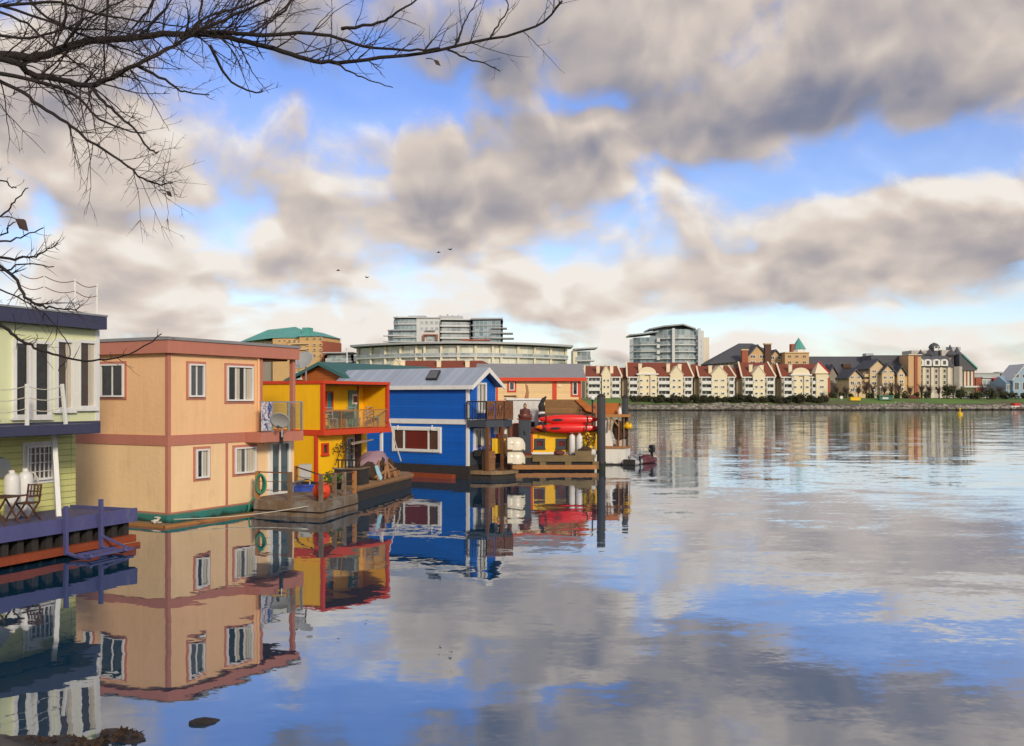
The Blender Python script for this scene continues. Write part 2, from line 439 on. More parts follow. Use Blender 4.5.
W = bpy.data.worlds.new('World'); W.cycles.sampling_method = 'MANUAL'; W.cycles.sample_map_resolution = 256; SC.world = W; W.use_nodes = True; N.nt = W.node_tree
bg = W.node_tree.nodes['Background']; bg.inputs['Strength'].default_value = .1
sky = W.node_tree.nodes.new('ShaderNodeTexSky'); sky.sky_type = 'NISHITA'; sky.sun_disc = False
sky.sun_elevation = rad(SUN_EL); sky.sun_rotation = rad(SUN_AZ); sky.altitude = 0; sky.air_density = 1.0; sky.dust_density = .6; sky.ozone_density = 2.0
tc = W.node_tree.nodes.new('ShaderNodeTexCoord'); dx, dy, dz = split(N(tc.outputs['Generated']))
az = N.m('ARCTAN2', dx, dy); el = N.m('ARCSINE', dz)
ela = N.m('ABSOLUTE', el)
# cloud layer: bearing and height, flattening towards the horizon as a layer seen edge on does
def deck(e):
    q = N.m('LOGARITHM', e + .13, math.e)
    return combine(az*6.0, q*2.7, 0.0)
def blob(px, py, rx, ry):
    k = (px-CX)/FP; a0 = math.atan(k); e0 = math.atan((HY-py)/FP*math.cos(a0))
    p = (az - a0)/(rx/FP); q = (ela - e0)/(ry/FP)
    return smooth(N.m('SQRT', p*p + q*q), 1.35, .25)
# where this evening's clouds and gaps stand (bearing and height given by the photograph's pixels)
CLOUD = [(680,30,180,70,.34),(500,70,140,60,.20),(950,60,170,80,.36),(760,118,190,44,.30),(640,160,105,54,.36),(430,182,140,62,.36),(560,205,120,32,.2),(880,240,180,58,.34),(940,200,90,36,.24),
         (110,205,190,110,.26),(250,285,200,50,.22),(60,90,130,80,.16),(560,275,140,46,.22),(700,290,140,36,.20),(880,290,170,24,.22),(170,330,270,28,.14),(960,352,120,12,.10),(620,320,110,18,.14)]
GAPS = [(245,135,82,60,-.36),(165,208,50,14,-.26),(395,105,85,28,-.15),(540,104,90,14,-.24),(800,160,150,36,-.50),(965,160,95,34,-.38),(628,205,50,26,-.34),(430,290,80,20,-.24),(740,200,90,22,-.14),(802,8,26,34,-.26),
        (330,78,80,22,-.06),(700,240,70,24,-.12),(850,320,200,11,-.26),(540,258,70,12,-.12),(660,337,70,13,-.16),(20,208,46,38,-.2),(120,62,80,30,-.2)]
def dens(e, detail, vor):
    v = deck(e)
    warp = fbm(v, 1.0, 3, .5, out=1)
    wv = N.nt.nodes.new('ShaderNodeVectorMath'); wv.operation = 'MULTIPLY_ADD'
    link(warp, wv.inputs[0]); wv.inputs[1].default_value = (.7,.6,0); link(v, wv.inputs[2])
    vv = N(wv.outputs[0])
    n = fbm(vv, 1.2, detail, .575)
    if not vor: return n
    vo = N.nt.nodes.new('ShaderNodeTexVoronoi'); vo.voronoi_dimensions = '2D'; vo.feature = 'F1'
    vo.inputs['Scale'].default_value = 1.55;
    vo.inputs['Detail'].default_value = 1.0; vo.inputs['Roughness'].default_value = .45; vo.inputs['Lacunarity'].default_value = 2.3
    link(vv, vo.inputs['Vector'])
    vd = N(vo.outputs['Distance'])
    return n*.90 + (.62 - vd*vd*1.1)*.19
d0 = dens(ela, 7, True)
d1 = dens(ela + .020, 3, True)
lay = None
for (px, py, rx, ry, w) in CLOUD + GAPS:
    t = blob(px, py, rx, ry)*w
    lay = t if lay is None else lay + t
D = (d0-.5)*1.75 + .63 + lay*.62
cover = N.m('ADD', smooth(D, .31, .74)*.85, .15)
# brighter where the puffs turn up to the light, mauve and slate blue underneath
emb = (d0 - d1)*2.0
DARK = [(560,135,190,44,.22),(760,114,170,40,.27),(450,214,150,28,.26),(960,20,160,60,.02),(900,105,120,44,.24),(540,60,130,50,.16),(400,60,150,54,.30),(230,60,130,50,.26),(880,258,140,20,.12),(280,268,140,16,.10)]
LITE = [(640,145,70,30,-.20),(690,35,120,36,-.20),(930,50,120,46,-.12),(345,165,60,38,-.10),(110,165,95,54,-.16),(200,250,210,36,-.16),(930,205,90,26,-.16),(860,275,110,20,-.16),(560,265,140,27,-.12),(430,290,85,26,-.34),(350,320,500,32,-.20),(850,330,280,24,-.26)]
shd = None
for (px, py, rx, ry, w) in DARK + LITE:
    t = blob(px, py, rx, ry)*w
    shd = t if shd is None else shd + t
thick = smooth(D, .55, 1.2)
t = N.m('ADD', thick*.26 + shd*.85 - emb*.95 - smooth(ela, .22, .02)*.05 + smooth(ela, .16, .36)*.15, .21, clamp=True)
ramp = N.nt.nodes.new('ShaderNodeValToRGB'); link(t, ramp.inputs[0])
el_ = ramp.color_ramp.elements
stops = [(0.0,(.84,.79,.73)),(.22,(.68,.595,.53)),(.45,(.50,.445,.425)),(.68,(.345,.325,.355)),(.85,(.245,.25,.315)),(1.0,(.19,.21,.295))]
el_[0].position, el_[0].color = 0, (*stops[0][1],1); el_[1].position, el_[1].color = 1, (*stops[-1][1],1)
for p, c in stops[1:-1]:
    e_ = el_.new(p); e_.color = (*c,1)
cl = vmul(N(ramp.outputs[0]), (8.6,8.6,8.6))
skyc = N(sky.outputs[0])
grad = smooth(ela, .0, .36)
blue = mixc(1.0, skyc, mixc(grad, (1.35,1.35,1.45), (.92,1.06,1.62)), 'MULTIPLY')
col = mixc(cover*smooth(el, -.02, .0), blue, cl)
link(col, bg.inputs['Color'])

# ================================================================ water
def water_mat():
    m = bpy.data.materials.new('water'); m.use_nodes = True; nt = m.node_tree; N.nt = nt
    nt.nodes.remove(nt.nodes['Principled BSDF'])
    geo = nt.nodes.new('ShaderNodeNewGeometry'); P = N(geo.outputs['Position']); x, y, z = split(P)
    def slope(sc, stretch, det):
        n = fbm(vmul(P, stretch), sc, det, .55, out=1)
        a, b, c = split(n); return a - .5, b - .5
    ax, ay = slope(.55, (.40,1,1), 2)       # slow swell
    bx, by = slope(2.0, (.42,1,1), 3)       # ripples
    cx, cy = slope(.10, (.4,1,1), 3)
    fx, fy = slope(9.0, (.6,1,1), 2)        # fine shiver
    gust = smooth(fbm(vmul(P, (.35,1,1)), .028, 4, .6), .44, .68)     # breeze patches
    far = smooth(y, 40, 150)
    open_ = smooth(x + y*.02, -3, 10)
    amp = .7 + far*.8 + open_*.5
    rip = (.030 + gust*.026)*(.42 + far*.40 + open_*.10)
    nx = ax*amp*.018 + bx*rip*.8 + cx*.008 + fx*.003
    ny = ay*amp*.042 + by*rip*2.0 + cy*.014 + fy*(.011 + gust*.012 + far*.02 + open_*.022)
    nv = combine(nx, ny, 1.0)
    nm = nt.nodes.new('ShaderNodeVectorMath'); nm.operation = 'NORMALIZE'; link(nv, nm.inputs[0]); nrm = N(nm.outputs[0])
    g = nt.nodes.new('ShaderNodeBsdfGlossy'); link(open_*.045 + .010, g.inputs['Roughness']); link(nrm, g.inputs['Normal'])
    g.inputs['Color'].default_value = (.93,.95,.98,1)
    d = nt.nodes.new('ShaderNodeBsdfDiffuse'); d.inputs['Color'].default_value = (.010,.05,.095,1)
    fr = nt.nodes.new('ShaderNodeFresnel'); fr.inputs['IOR'].default_value = 1.45; link(nrm, fr.inputs['Normal'])
    f = N.m('ADD', N(fr.outputs[0])*.55, open_*.12 + .37, clamp=True)
    mx = nt.nodes.new('ShaderNodeMixShader'); link(f, mx.inputs[0]); link(N(d.outputs[0]), mx.inputs[1]); link(N(g.outputs[0]), mx.inputs[2])
    link(N(mx.outputs[0]), nt.nodes['Material Output'].inputs['Surface']); M['water'] = m
water_mat()
tag(MB().poly([(-6000,-400,0),(6000,-400,0),(6000,9000,0),(-6000,9000,0)]).build('water', 'water'), 'calm harbour water mirroring the houses and clouds', kind='structure')
# ================================================================ green floating house (far left)
G = 'floating homes along the wharf'
F = Fr('floating_house', 'pale lime two-storey floating house with a navy flat roof and violet deck', 'floating house', 75, 27.0, 68, group=G)
xe = F.R(75); UC = -.85                       # upper storey stands .85 m further out than the lower one
xu = F.R(99, UC)
zd = .90                                     # deck height
zs0, zs1 = F.z(433, xu, UC), F.z(421, xu, UC)
zr0, zr1 = F.z(330, xu, UC), F.z(317.5, xu, UC)
MB().box(-8, xe, 0, 5.2, zd+.01, zs0-.01).build('wall', 'lime_siding', F)
MB().box(-8, xu, UC, 5.2, zs1+.01, zr0-.005).build('upper_wall', 'pale_lime', F)
MB().box(-8.2, F.R(100.5,UC-.14), UC-.14, 5.3, zs0, zs1).box(-8.2, F.R(97,UC-.9), UC-.9, UC-.14, zs0+.05, zs1-.04).build('balcony_slab', 'navy_fascia', F)
xo = F.R(107,UC-.32)
rf = MB().box(-8.4, xo, UC-.32, 5.5, zr0, zr1).build('roof', 'navy_fascia', F)
MB().box(-8.4, xo+.02, UC-.34, 5.52, zr1+.003, zr1+.05).build('roof_edge', 'grey_metal', rf)
MB().box(xu-.14, xu+.012, UC-.012, UC+.1, zs1+.02, zr0-.01).build('corner_board', 'white_paint', F)
MB().box(xe-.14, xe+.012, -.012, .12, zd+.02, zs0-.02).build('corner_board', 'lime_siding', F)
for p0, p1, q0, q1 in ((11.5,29,340,418),(31,49.5,340.5,418),(53.5,73,339,411),(76,95.5,340,409)):
    window(F, 'R', UC, p0, q0, p1, q1, cols=1, fw=.09, glass='glass_brown' if p0 > 50 else 'glass_dark', curtain=[(.62,1,'curtain_cream')] if p0 > 50 else None)
window(F, 'R', UC, -24, 340, -4, 418, cols=1, fw=.09)
window(F, 'R', 0, 25, 445, 52, 480, cols=6, rows=4, fw=.06, mw=.03, glass='glass_brown', trim='white_paint', tw=.09)
mt = MB(); a0, a1 = F.R(25), F.R(52); zz0, zz1 = F.z(480, (a0+a1)/2), F.z(446, (a0+a1)/2)
# balcony rail in front of the upper windows
RC = UC-.85
rail = MB(); tops = []
for px in (-20, 27, 62):
    a = F.R(px, RC); z0_, z1_ = zs1-.03, F.z(384, a, RC)
    p = Vector((a, RC, z1_)); q = Vector((a + (.12 if px == 62 else 0), RC, z0_)); rail.bar(p, q, .07); tops.append(p)
rl = rail.build('balcony_rail', 'white_paint', F)
wr = MB()
for a, b in zip(tops, tops[1:]):
    for h in (.05, .32, .6):
        pts = [a.lerp(b, t/8) - Vector((0,0,h + .09*math.sin(math.pi*t/8))) for t in range(9)]
        wr.tube(pts, .012, 5)
wr.build('cable', 'rope_white', rl)
# rope rail on the roof
rl = MB().box(-2.9, xu-.05, UC+.06, UC+.14, zr1+.052, zr1+.075).build('roof_rail', 'rope_white', F); tops = []
for px, py in ((20,272),(44,274),(75,279),(97,284)):
    a = F.R(px, UC+.1); z1_ = F.z(py, a, UC+.1); MB().tube([(a, UC+.1, zr1+.05), (a, UC+.1, z1_)], .028, 6).build('rail_post', 'white_paint', rl); tops.append(Vector((a, UC+.1, z1_)))
for px, py in ((24,290),(63,293)):
    a = F.R(px, 1.8); MB().tube([(a, 1.8, zr1+.05), (a, 1.8, F.z(py, a, 1.8))], .022, 6).build('rail_post', 'white_paint', rl)
wr = MB()
for a, b in zip(tops, tops[1:]):
    for h in (.05, .33):
        wr.tube([a.lerp(b, t/8) - Vector((0,0,h + .10*math.sin(math.pi*t/8))) for t in range(9)], .011, 5)
wr.build('cable', 'brown_wood', rl)
# leaning white post from balcony to deck, deck and its framing
DC = -2.38; dxe = F.R(136, DC)
a = F.R(54, -.9); b = F.R(60, -1.4)
MB().bar((a, -.9, zs0), (b, -1.35, zd), .12).build('post', 'white_paint', F)
MB().box(-8.5, dxe-.02, DC+.05, 5.2, zd-.10, zd).build('deck', 'violet_boards', F)
e = MB().box(-8.6, dxe, DC-.05, DC+.05, zd-.26, zd+.10).box(dxe-.02, dxe+.06, DC+.06, 1.2, zd-.26, zd+.08)
e.build('deck_edge', 'violet_paint', F)
px_ = MB(); k = dxe-.25
while k > -8.5:
    px_.box(k-.09, k+.09, DC+.1, DC+.28, .12, zd-.262); k -= .42
px_.box(-8.5, dxe-.1, DC+.45, 5, -.3, zd-.2)
px_.build('deck_post', 'dark_timber', F)
MB().box(-8.6, dxe-.10, DC-.10, DC+.09, .10, .29).box(dxe-1.5, dxe-.05, DC-.2, DC-.12, -.1, .09).build('float_beam', 'rust_beam', F)
def wall_disc():
    a = F.R(1, 0); z = F.z(468, a)
    MB().lathe([(.02,-.06),(.26,-.05),(.28,-.01),(.2,.0)], (a, 0, z), 18, axis='y').build('round_plate', 'grey_metal', F)  # plain grey disc fixed to the wall
wall_disc()
FG = F
# things on the deck
def tank(px, Y, zb, h, r, label, group=None):
    t = Fr('propane_tank', label, 'propane tank', px, Y, 0, z=zb, group=group)
    MB().lathe([(r*.8,0),(r,.04),(r,h*.78),(r*.9,h*.86),(r*.6,h*.91),(r*.25,h*.93)], n=18).build('cylinder', 'tank_white', t, True)
    MB().lathe([(r*.36,h*.9),(r*.40,h*.93),(r*.40,h*.985),(r*.34,h*.985)], n=14).build('valve_guard', 'tank_white', t, True)
    MB().lathe([(.03,h*.9),(.03,h*.98)], n=8).box(-.08,.08,-.02,.02,h*.955,h*.985).build('valve', 'fresh_wood', t)
    return t
YD = lambda px, c: FG.at(FG.R(px, c), c)[1]
tank(12, YD(12,-.5), zd, 1.26, .19, 'left one of two tall white propane tanks on the violet deck', 'propane tanks on the violet deck')
tank(25.5, YD(25.5,-.5), zd, 1.28, .19, 'right one of two tall white propane tanks, behind the dark red chair', 'propane tanks on the violet deck')
t = Fr('gas_hose', 'white hose looping from the tank on the violet deck to the house wall', 'hose', 29, YD(29,-.35), 0, z=zd)
MB().tube([(-.08,0,1.05),(0,.02,1.14),(.1,.05,1.12),(.17,.1,.98),(.18,.15,.78),(.12,.22,.6)], .022, 8).build('hose', 'rope_white', t, True)
c = Fr('folding_chair', 'dark red wooden folding chair standing on the violet deck', 'chair', 27, YD(27,-1.25), -14, z=zd)
s_ = MB().box(-.2,.2,-.2,.22,.43,.46); s_.build('seat', 'umber_wall', c)
b_ = MB()
for x in (-.19, .19): b_.bar((x,.2,.44), (x,.28,.9), .035)
for z in (.6,.72,.88): b_.bar((-.19,.2+.08*(z-.44)/.46,z), (.19,.2+.08*(z-.44)/.46,z), .03)
for x in (-.1,0,.1): b_.bar((x,.23,.6), (x,.275,.88), .025)
b_.build('backrest', 'umber_wall', c)
for x in (-.19,.19):
    MB().bar((x,-.24,0),(x,.2,.46),.035).build('leg', 'umber_wall', c); MB().bar((x,.26,0),(x,-.18,.46),.035).build('leg', 'umber_wall', c)
MB().bar((-.27,-.15,.62),(-.2,.25,.62),.04).bar((.2,-.15,.62),(.2,.25,.62),.04).build('armrest', 'umber_wall', c)
c = Fr('folding_table', 'small dark folding table with crossed legs beside the chair', 'table', 5, YD(5,-1.3), -14, z=zd)
MB().box(-.3,.3,-.3,.3,.66,.69).build('table_top', 'umber_wall', c)
for y in (-.22,.22):
    for s in (-1,1): MB().bar((.22*s,y,0),(-.22*s,y,.66),.035).build('leg', 'umber_wall', c)
# violet boarding frame at the deck edge
c = Fr('boarding_frame', 'violet painted boarding frame with two posts at the corner of the deck', 'boarding frame', X=F.at(0,0)[0], Y=F.at(0,0)[1], yaw=68)
p1, p2 = c.R(68, DC-.2), c.R(103, DC-.2)
b_ = MB()
for p, py in ((p1,506),(p2,499)):
    b_.bar((p, DC-.13, c.z(py, p, DC)), (p, DC-.13, .10), .09)
b_.build('post', 'violet_paint', c)
b_ = MB()
for p in (p1, p2): b_.tube([(p, DC-.1,.16),(p, DC-.5,.08),(p-.02, DC-.85,.06),(p-.03, DC-1.0,.13)], .05, 6)
b_.box(p1-.05, p2+.05, DC-.62, DC-.5, .10, .16).box(p1-.05, p2+.3, DC-.95, DC-.84, .08, .14)
b_.bar((p2, DC-.1, .45), (p2+.1, DC-.95, .14), .05)
b_.build('arm', 'violet_paint', c)

# ================================================================ peach floating house
F = Fr('floating_house', 'peach two-storey floating house with rose trim and a flat roof', 'floating house', 168, 30.4, 62, group=G)
x1, x2, yl = F.R(262), F.R(294), F.L(75) + .4
zf0, zf1 = F.z(353), F.z(340); zb0, zb1 = F.z(446), F.z(435.5); zw = F.z(513)
MB().box(0, x2, 0, yl, zw, zb0+.01).build('lower_wall', 'peach_pale', F)
MB().box(0, x1, 0, yl, zb1-.01, zf0+.02).build('upper_wall', 'peach_stucco', F)
xq = F.R(299.5,-.18)
rf = MB().box(-.18, xq, -.18, yl+.2, zf0, zf1).build('roof', 'rose_trim', F)
MB().box(-.22, xq+.05, -.22, yl+.24, zf1+.002, zf1+.10).build('roof_edge', 'roof_gravel', rf)
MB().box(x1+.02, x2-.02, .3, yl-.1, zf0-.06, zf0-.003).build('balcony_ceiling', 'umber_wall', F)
MB().box(-.03, x1-.01, -.03, -.002, zb0, zb1).box(-.03, -.002, -.002, yl, zb0, zb1).build('band', 'rose_trim', F)
tr = MB().box(-.035, .09, -.035, .09, zw, zb0-.003).box(-.035, .09, -.035, .09, zb1+.003, zf0-.003).box(-.03,.1,yl-.12,yl+.02,zw,zb0)
a = F.R(226.5); tr.box(a-.05, a+.05, -.025, -.001, zw+.01, zb0-.004)
a = F.R(261); tr.box(a-.05, a+.06, -.03, -.001, zb1+.004, zf0-.004)
tr.box(0, x2, -.02, -.001, zw-.05, zw+.002).box(-.02, -.001, 0, yl, zw-.05, zw+.002)
tr.build('corner_trim', 'rose_trim', F)
sm_ = MB()
for a in (1.22,2.44,3.66): sm_.box(a-.005,a+.005,-.004,-.001,zb1+.01,zf0-.01)
for a in (1.22,2.44,3.66): sm_.box(-.004,-.001,a-.005,a+.005,zb1+.01,zf0-.01)
sm_.build('panel_joint', 'peach_stucco', F)
MB().tube([(x1-.25,-.06,zf0-.02),(x1-.25,-.06,zb1+.02)], .035, 8).build('downpipe', 'peach_stucco', F)
T = dict(trim='rose_trim', tw=.085)
window(F, 'L', 0, 101.5, 364, 125, 397, cols=2, rows=1, **T)
window(F, 'R', 0, 188, 364, 203.5, 397, cols=2, glass='glass_grey', **T)
window(F, 'R', 0, 226, 366, 252, 401, cols=3, curtain=[(.7,1,'curtain_cream'),(.36,.5,'curtain_cream')], **T)
window(F, 'R', 0, 195, 449, 208, 478, cols=2, curtain=[(.52,.95,'curtain_cream')], **T)
window(F, 'R', 0, 234, 447, 255, 473, cols=2, glass='glass_grey', curtain=[(0,.32,'curtain_cream'),(.52,1,'curtain_cream')], **T)
window(F, 'L', yl*0, 84, 364, 92, 397, cols=1, **T)
MB().prism([(-.25,-.25),(x2,-.25),(x2,yl+.2),(-.25,yl+.2)], -.5, zw-.052).build('hull', 'teal_hull', F)
# sliding door under the balcony
d = win_local(F, 'R', 0, F.R(269), F.R(289), zw+.14, F.z(441, F.R(278)), cols=2, fw=.1, mw=.09, glass='glass_teal', name='door', trim='white_paint', tw=.06)
# balcony over the float
bx0, bx1, bc = F.R(261,-.75), F.R(303.5,-.75), -.75
MB().box(bx0, bx1, bc, 1.6, zb0-.02, zb1-.01).build('balcony_floor', 'rose_trim', F)
MB().box(x2-.09, x2+.06, -.02, .14, zb1, zf0-.003).build('balcony_post', 'rose_trim', F)
g = MB(); zt = F.z(402, x2, bc)
for a in (F.R(273,bc), F.R(289,bc), bx1-.06): g.bar((a,bc+.04,zb1),(a,bc+.04,zt),.06)
g.bar((bx0,bc+.04,zt),(bx1,bc+.04,zt),.05)
for y in (-.1, 1.5): g.bar((bx1-.04,y,zb1),(bx1-.04,y,zt),.05)
g.bar((bx1-.04,bc,zt),(bx1-.04,1.5,zt),.05)
r = g.build('balcony_rail', 'grey_metal', F)
MB().box(F.R(274,bc), bx1-.1, bc+.03, bc+.045, zb1+.08, zt-.06).box(bx1-.05,bx1-.035,bc+.1,1.4,zb1+.08,zt-.06).build('glass_panel', 'rail_glass', r)
a0, a1 = F.R(261.5,bc), F.R(271.8,bc); za, zc = zb1+.05, F.z(402, a0, bc)
bn = MB().box(a0, a1, bc+.0, bc+.022, za, zc).build('painted_panel', 'graffiti_white', F)
def dish(px, py, Y, r, tilt, yaw, label, pole_to):
    z = WZ(py, Y); t = Fr('satellite_dish', label, 'satellite dish', px, Y, yaw, z=pole_to)
    h = z - pole_to; n = 22
    prof = [(r*k/7, .20*r*(k/7)**2) for k in range(8)]
    m = MB().lathe([(max(.01,a), b) for a, b in prof] + [(r*(7-k)/7+.001, .20*r*((7-k)/7)**2-.02) for k in range(8)], n=n)
    R = Matrix.Translation((0,-.16,h)) @ Matrix.Rotation(rad(90-tilt), 4, 'X')
    m.v = [tuple(R @ Vector((x, y*.86, zz))) for x, y, zz in m.v]
    m.build('reflector', 'dish_grey', t, True)
    MB().tube([(0,0,0),(0,0,h),(0,-.12,h)], .035, 8).build('mast', 'grey_metal', t)
    f = R @ Vector((0,-.1,r*.95))
    b = MB().tube([R @ Vector((0,-r*.75,.1*r)), f], .018, 6).build('feed_arm', 'grey_metal', t)
    MB().ell(tuple(f), (.06,.07,.06), 8, 6).build('feed_horn', 'dark_metal', b)
    return t
aX, aY = F.at(F.R(281.5, bc-.25), bc-.25)
dish(282, 419.5, aY, .36, -28, -6, 'grey satellite dish hanging at the balcony of the peach house', WZ(437, aY))
MB().tube([(F.R(281.5,bc-.04),bc-.03,zb0-.1),(F.R(281.5,bc-.04),bc-.03,zb1-.02)], .07, 8).build('drain_pipe', 'dark_metal', F)
FP_ = F
# mooring raft, floats round the hull
r = Fr('timber_raft', 'narrow weathered timber raft floating at the foot of the peach house', 'raft', X=F.at(-.28,-.28)[0], Y=F.at(-.28,-.28)[1], yaw=62)
xr = r.R(253)
MB().box(-.62, -.04, -.55, 3.2, -.14, .05).build('walkway', 'plank_tan', r)
MB().box(-.03, xr, -.50, -.16, -.15, .04).build('beam', 'mossy_plank', r)
MB().box(-.66,-.62,-.6,3.2,-.15,.08).box(-.66,xr,-.60,-.555,-.15,.07).build('edge_plank', 'fresh_wood', r)
g = MB()
for k in range(7):
    th = k*.9; g.tube([(-.3+.16*math.cos(th+j*.5)+k*.03, .1+.12*math.sin(th+j*.7)+k*.05, .08+.02*k) for j in range(5)], .025, 5)
g.build('rope_heap', 'rope_white', r)
w0 = Vector((*r.at(-.1,-.4), .2)); w1 = Vector((WX(314,31.95), 31.95, .40))
t = Fr('mooring_rope', 'long pale mooring rope stretched from the raft to the wooden deck', 'rope', X=w0.x, Y=w0.y)
MB().tube([(w1-w0)*(k/14) + Vector((0,0,w0.z - .10*math.sin(math.pi*k/14))) for k in range(15)], .013, 5).build('strand', 'rope_white', t, True)

# ================================================================ wooden deck before the peach house
D = Fr('floating_deck', 'low weathered wooden floating deck with rails before the peach house', 'deck', 321, 31.7, 70)
def dl(px, Y): return D.loc(px, Y)
Yb = F.at(F.R(262), -.3)[1]; Yc = F.at(F.R(293), -.3)[1]
poly = [(0,0), dl(357.5,34.6), dl(345,37.6), dl(312,38.6), dl(296,Yc-.1), dl(263,Yb-.1), dl(254,32.6)]
zt = .50
MB().prism(poly, zt-.10, zt).build('boards', 'weathered_wood', D)
inn = [(p[0]*.98+.03, p[1]*.97+.03) for p in poly]
MB().prism(inn, -.3, zt-.101).build('float', 'dark_timber', D)
sk = MB()
for p, q in ((poly[6], poly[0]), (poly[0], poly[1])):
    sk.bar((*p, .30), (*q, .30), .06, .22); sk.bar((*p, .06), (*q, .06), .05, .14)
sk.build('skirt', 'weathered_wood', D)
pp = MB(); tops = {}
for nm, px, Y, py in (('a',257.5,33.0,471),('b',290,32.6,472),('c',296,36.2,466),('d',321,32.0,474),('e',334.5,33.2,473),('f',344,34.0,472),('g',354.5,34.9,471)):
    x, y = dl(px, Y); z = WZ(py, Y); tops[nm] = Vector((x,y,z))
    MB().box(x-.06,x+.06,y-.06,y+.06,zt,z).build('rail_post', 'fresh_wood' if nm in 'agc' else 'weathered_wood', D)
rr = MB()
for a, b in (('a','b'),('c','d'),('d','e'),('e','f'),('f','g')):
    rr.bar(tops[a]-Vector((0,0,.03)), tops[b]-Vector((0,0,.03)), .04)
    for h in (.35,.65): rr.tube([tops[a]-Vector((0,0,h)), tops[b]-Vector((0,0,h))], .012, 5)
rr.build('hand_rail', 'brown_wood', D)
b = MB()
for k in range(5): b.box(*(lambda p: (p[0]-.03, p[0]+.03, p[1]-.02, p[1]+.02))(dl(291+k*2.2, 35.0+k*.3)), zt, zt+.35)
x0_, y0_ = dl(290,34.9); x1_, y1_ = dl(310,37.0)
b.bar((x0_,y0_,zt+.36),(x1_,y1_,zt+.36),.06,.05).build('low_rail', 'grey_metal', D)
# things on the deck
t = Fr('mooring_buoy', 'round orange red mooring buoy resting on the wooden deck', 'buoy', 321.5, 32.7, 0, z=zt)
MB().ell((0,0,.31), (.30,.30,.31), 20, 14).build('ball', 'buoy_red', t, True)
MB().lathe([(.06,.60),(.07,.63),(.05,.68),(.02,.69)], n=10).build('eye', 'black_rubber', t, True)
t = Fr('garden_hose', 'coiled green garden hose hanging on the corner post of the wooden deck', 'hose', 260.5, 33.1, 0, z=zt)
g = MB()
for k in range(5):
    g.tube([(.02*k+(.11+.015*k)*math.sin(j/20*2*math.pi), -.07-.045*k, .52+(.30+.02*(k%3))*math.cos(j/20*2*math.pi)) for j in range(21)], .036, 6, cap=False)
g.tube([(-.05,-.1,.1),(-.2,-.12,0.02),(-.3,-.3,-.1),(-.32,-.33,-.35),(-.38,-.33,-.46)], .034, 6)
g.build('coil', 'hose_green', t, True)
c = Fr('deck_chair', 'grey plastic chair standing against the yellow wall on the deck', 'chair', 305, 36.6, 10, z=zt)
MB().box(-.22,.22,-.2,.22,.40,.44).build('seat', 'dish_grey', c)
MB().poly([(-.22,.2,.44),(.22,.2,.44),(.24,.3,.92),(-.24,.3,.92)]).poly([(-.24,.33,.92),(.24,.33,.92),(.22,.24,.44),(-.22,.24,.44)]).bar((-.24,.31,.92),(.24,.31,.92),.04).build('backrest', 'dish_grey', c)
for x in (-.19,.19):
    for y in (-.17,.19): MB().bar((x,y,0),(x*.95,y,.40),.04).build('leg', 'dish_grey', c)
t = Fr('plastic_tub', 'long low blue plastic tub on the wooden deck', 'tub', 304, 35.7, 12, z=zt)
MB().prism([(-.34,-.16),(.34,-.16),(.34,.16),(-.34,.16)], 0, .2).build('basin', 'tub_blue', t)
MB().bar((-.38,-.19,.21),(.38,-.19,.21),.04).bar((-.38,.19,.21),(.38,.19,.21),.04).bar((-.37,-.19,.21),(-.37,.19,.21),.04).bar((.37,-.19,.21),(.37,.19,.21),.04).build('rim', 'tub_blue', t)
def leafy(m, n, c, r, s, rn):
    for _ in range(n):
        v = Vector((rn.gauss(0,1), rn.gauss(0,1), rn.gauss(0,1))).normalized()*(rn.random()**.4)
        p = Vector((c[0]+v.x*r[0], c[1]+v.y*r[1], c[2]+v.z*r[2]))
        a = Vector((rn.gauss(0,1), rn.gauss(0,1), rn.gauss(0,1))).normalized()*s*(.6+.8*rn.random()); b = a.orthogonal().normalized()*s*.55
        m.poly([p-a, p+b, p+a, p-b])
def pot_plant(px, Y, zb, h, label, pot='terracotta'):
    t = Fr('potted_plant', label, 'potted plant', px, Y, 0, z=zb)
    MB().lathe([(.11,0),(.16,.26),(.18,.27),(.18,.31),(.15,.31)], n=14).build('pot', pot, t, True)
    m = MB(); leafy(m, 90, (0,0,.3+h*.4), (.22,.22,h*.42), .07, rnd); m.build('foliage', 'leaf_green', t); return t
pot_plant(330, 35.4, zt, .6, 'green leafy plant in a clay pot behind the orange buoy')
pot_plant(338, 36.4, zt, .35, 'low plant in a dark pot near the yellow doorway', 'dark_metal')

# ================================================================ yellow floating house
F = Fr('floating_house', 'bright yellow floating house with red trim and an open upper balcony', 'floating house', 323, 39.0, 62, group=G)
x2, yl = F.R(388.5), F.L(211)
zt1, zt0 = F.z(380.5), F.z(383.6); zb1, zb0 = F.z(430), F.z(435.5)
rec = 1.35
MB().box(0, .12, .12, yl, zb1, zt0).box(0.12, x2, rec, yl, zb1, zt0).build('wall', 'yellow_paint', F)
MB().box(x2-.10, x2, .1, rec-.002, zb1, zt0-.002).build('end_wall', 'amber_paint', F)
rf = MB().box(-.06, x2+.06, -.06, yl, zt0, zt1).build('roof', 'red_paint', F)
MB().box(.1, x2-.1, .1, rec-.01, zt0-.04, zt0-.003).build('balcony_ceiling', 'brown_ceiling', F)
MB().box(-.06, x2+.08, -.10, yl, zb0, zb1-.002).build('floor_band', 'red_paint', F)
MB().box(-.03,.10,-.04,.118,zb1,zt0).box(x2-.12,x2+.03,-.03,.095,zb1,zt0).build('corner_post', 'red_paint', F)
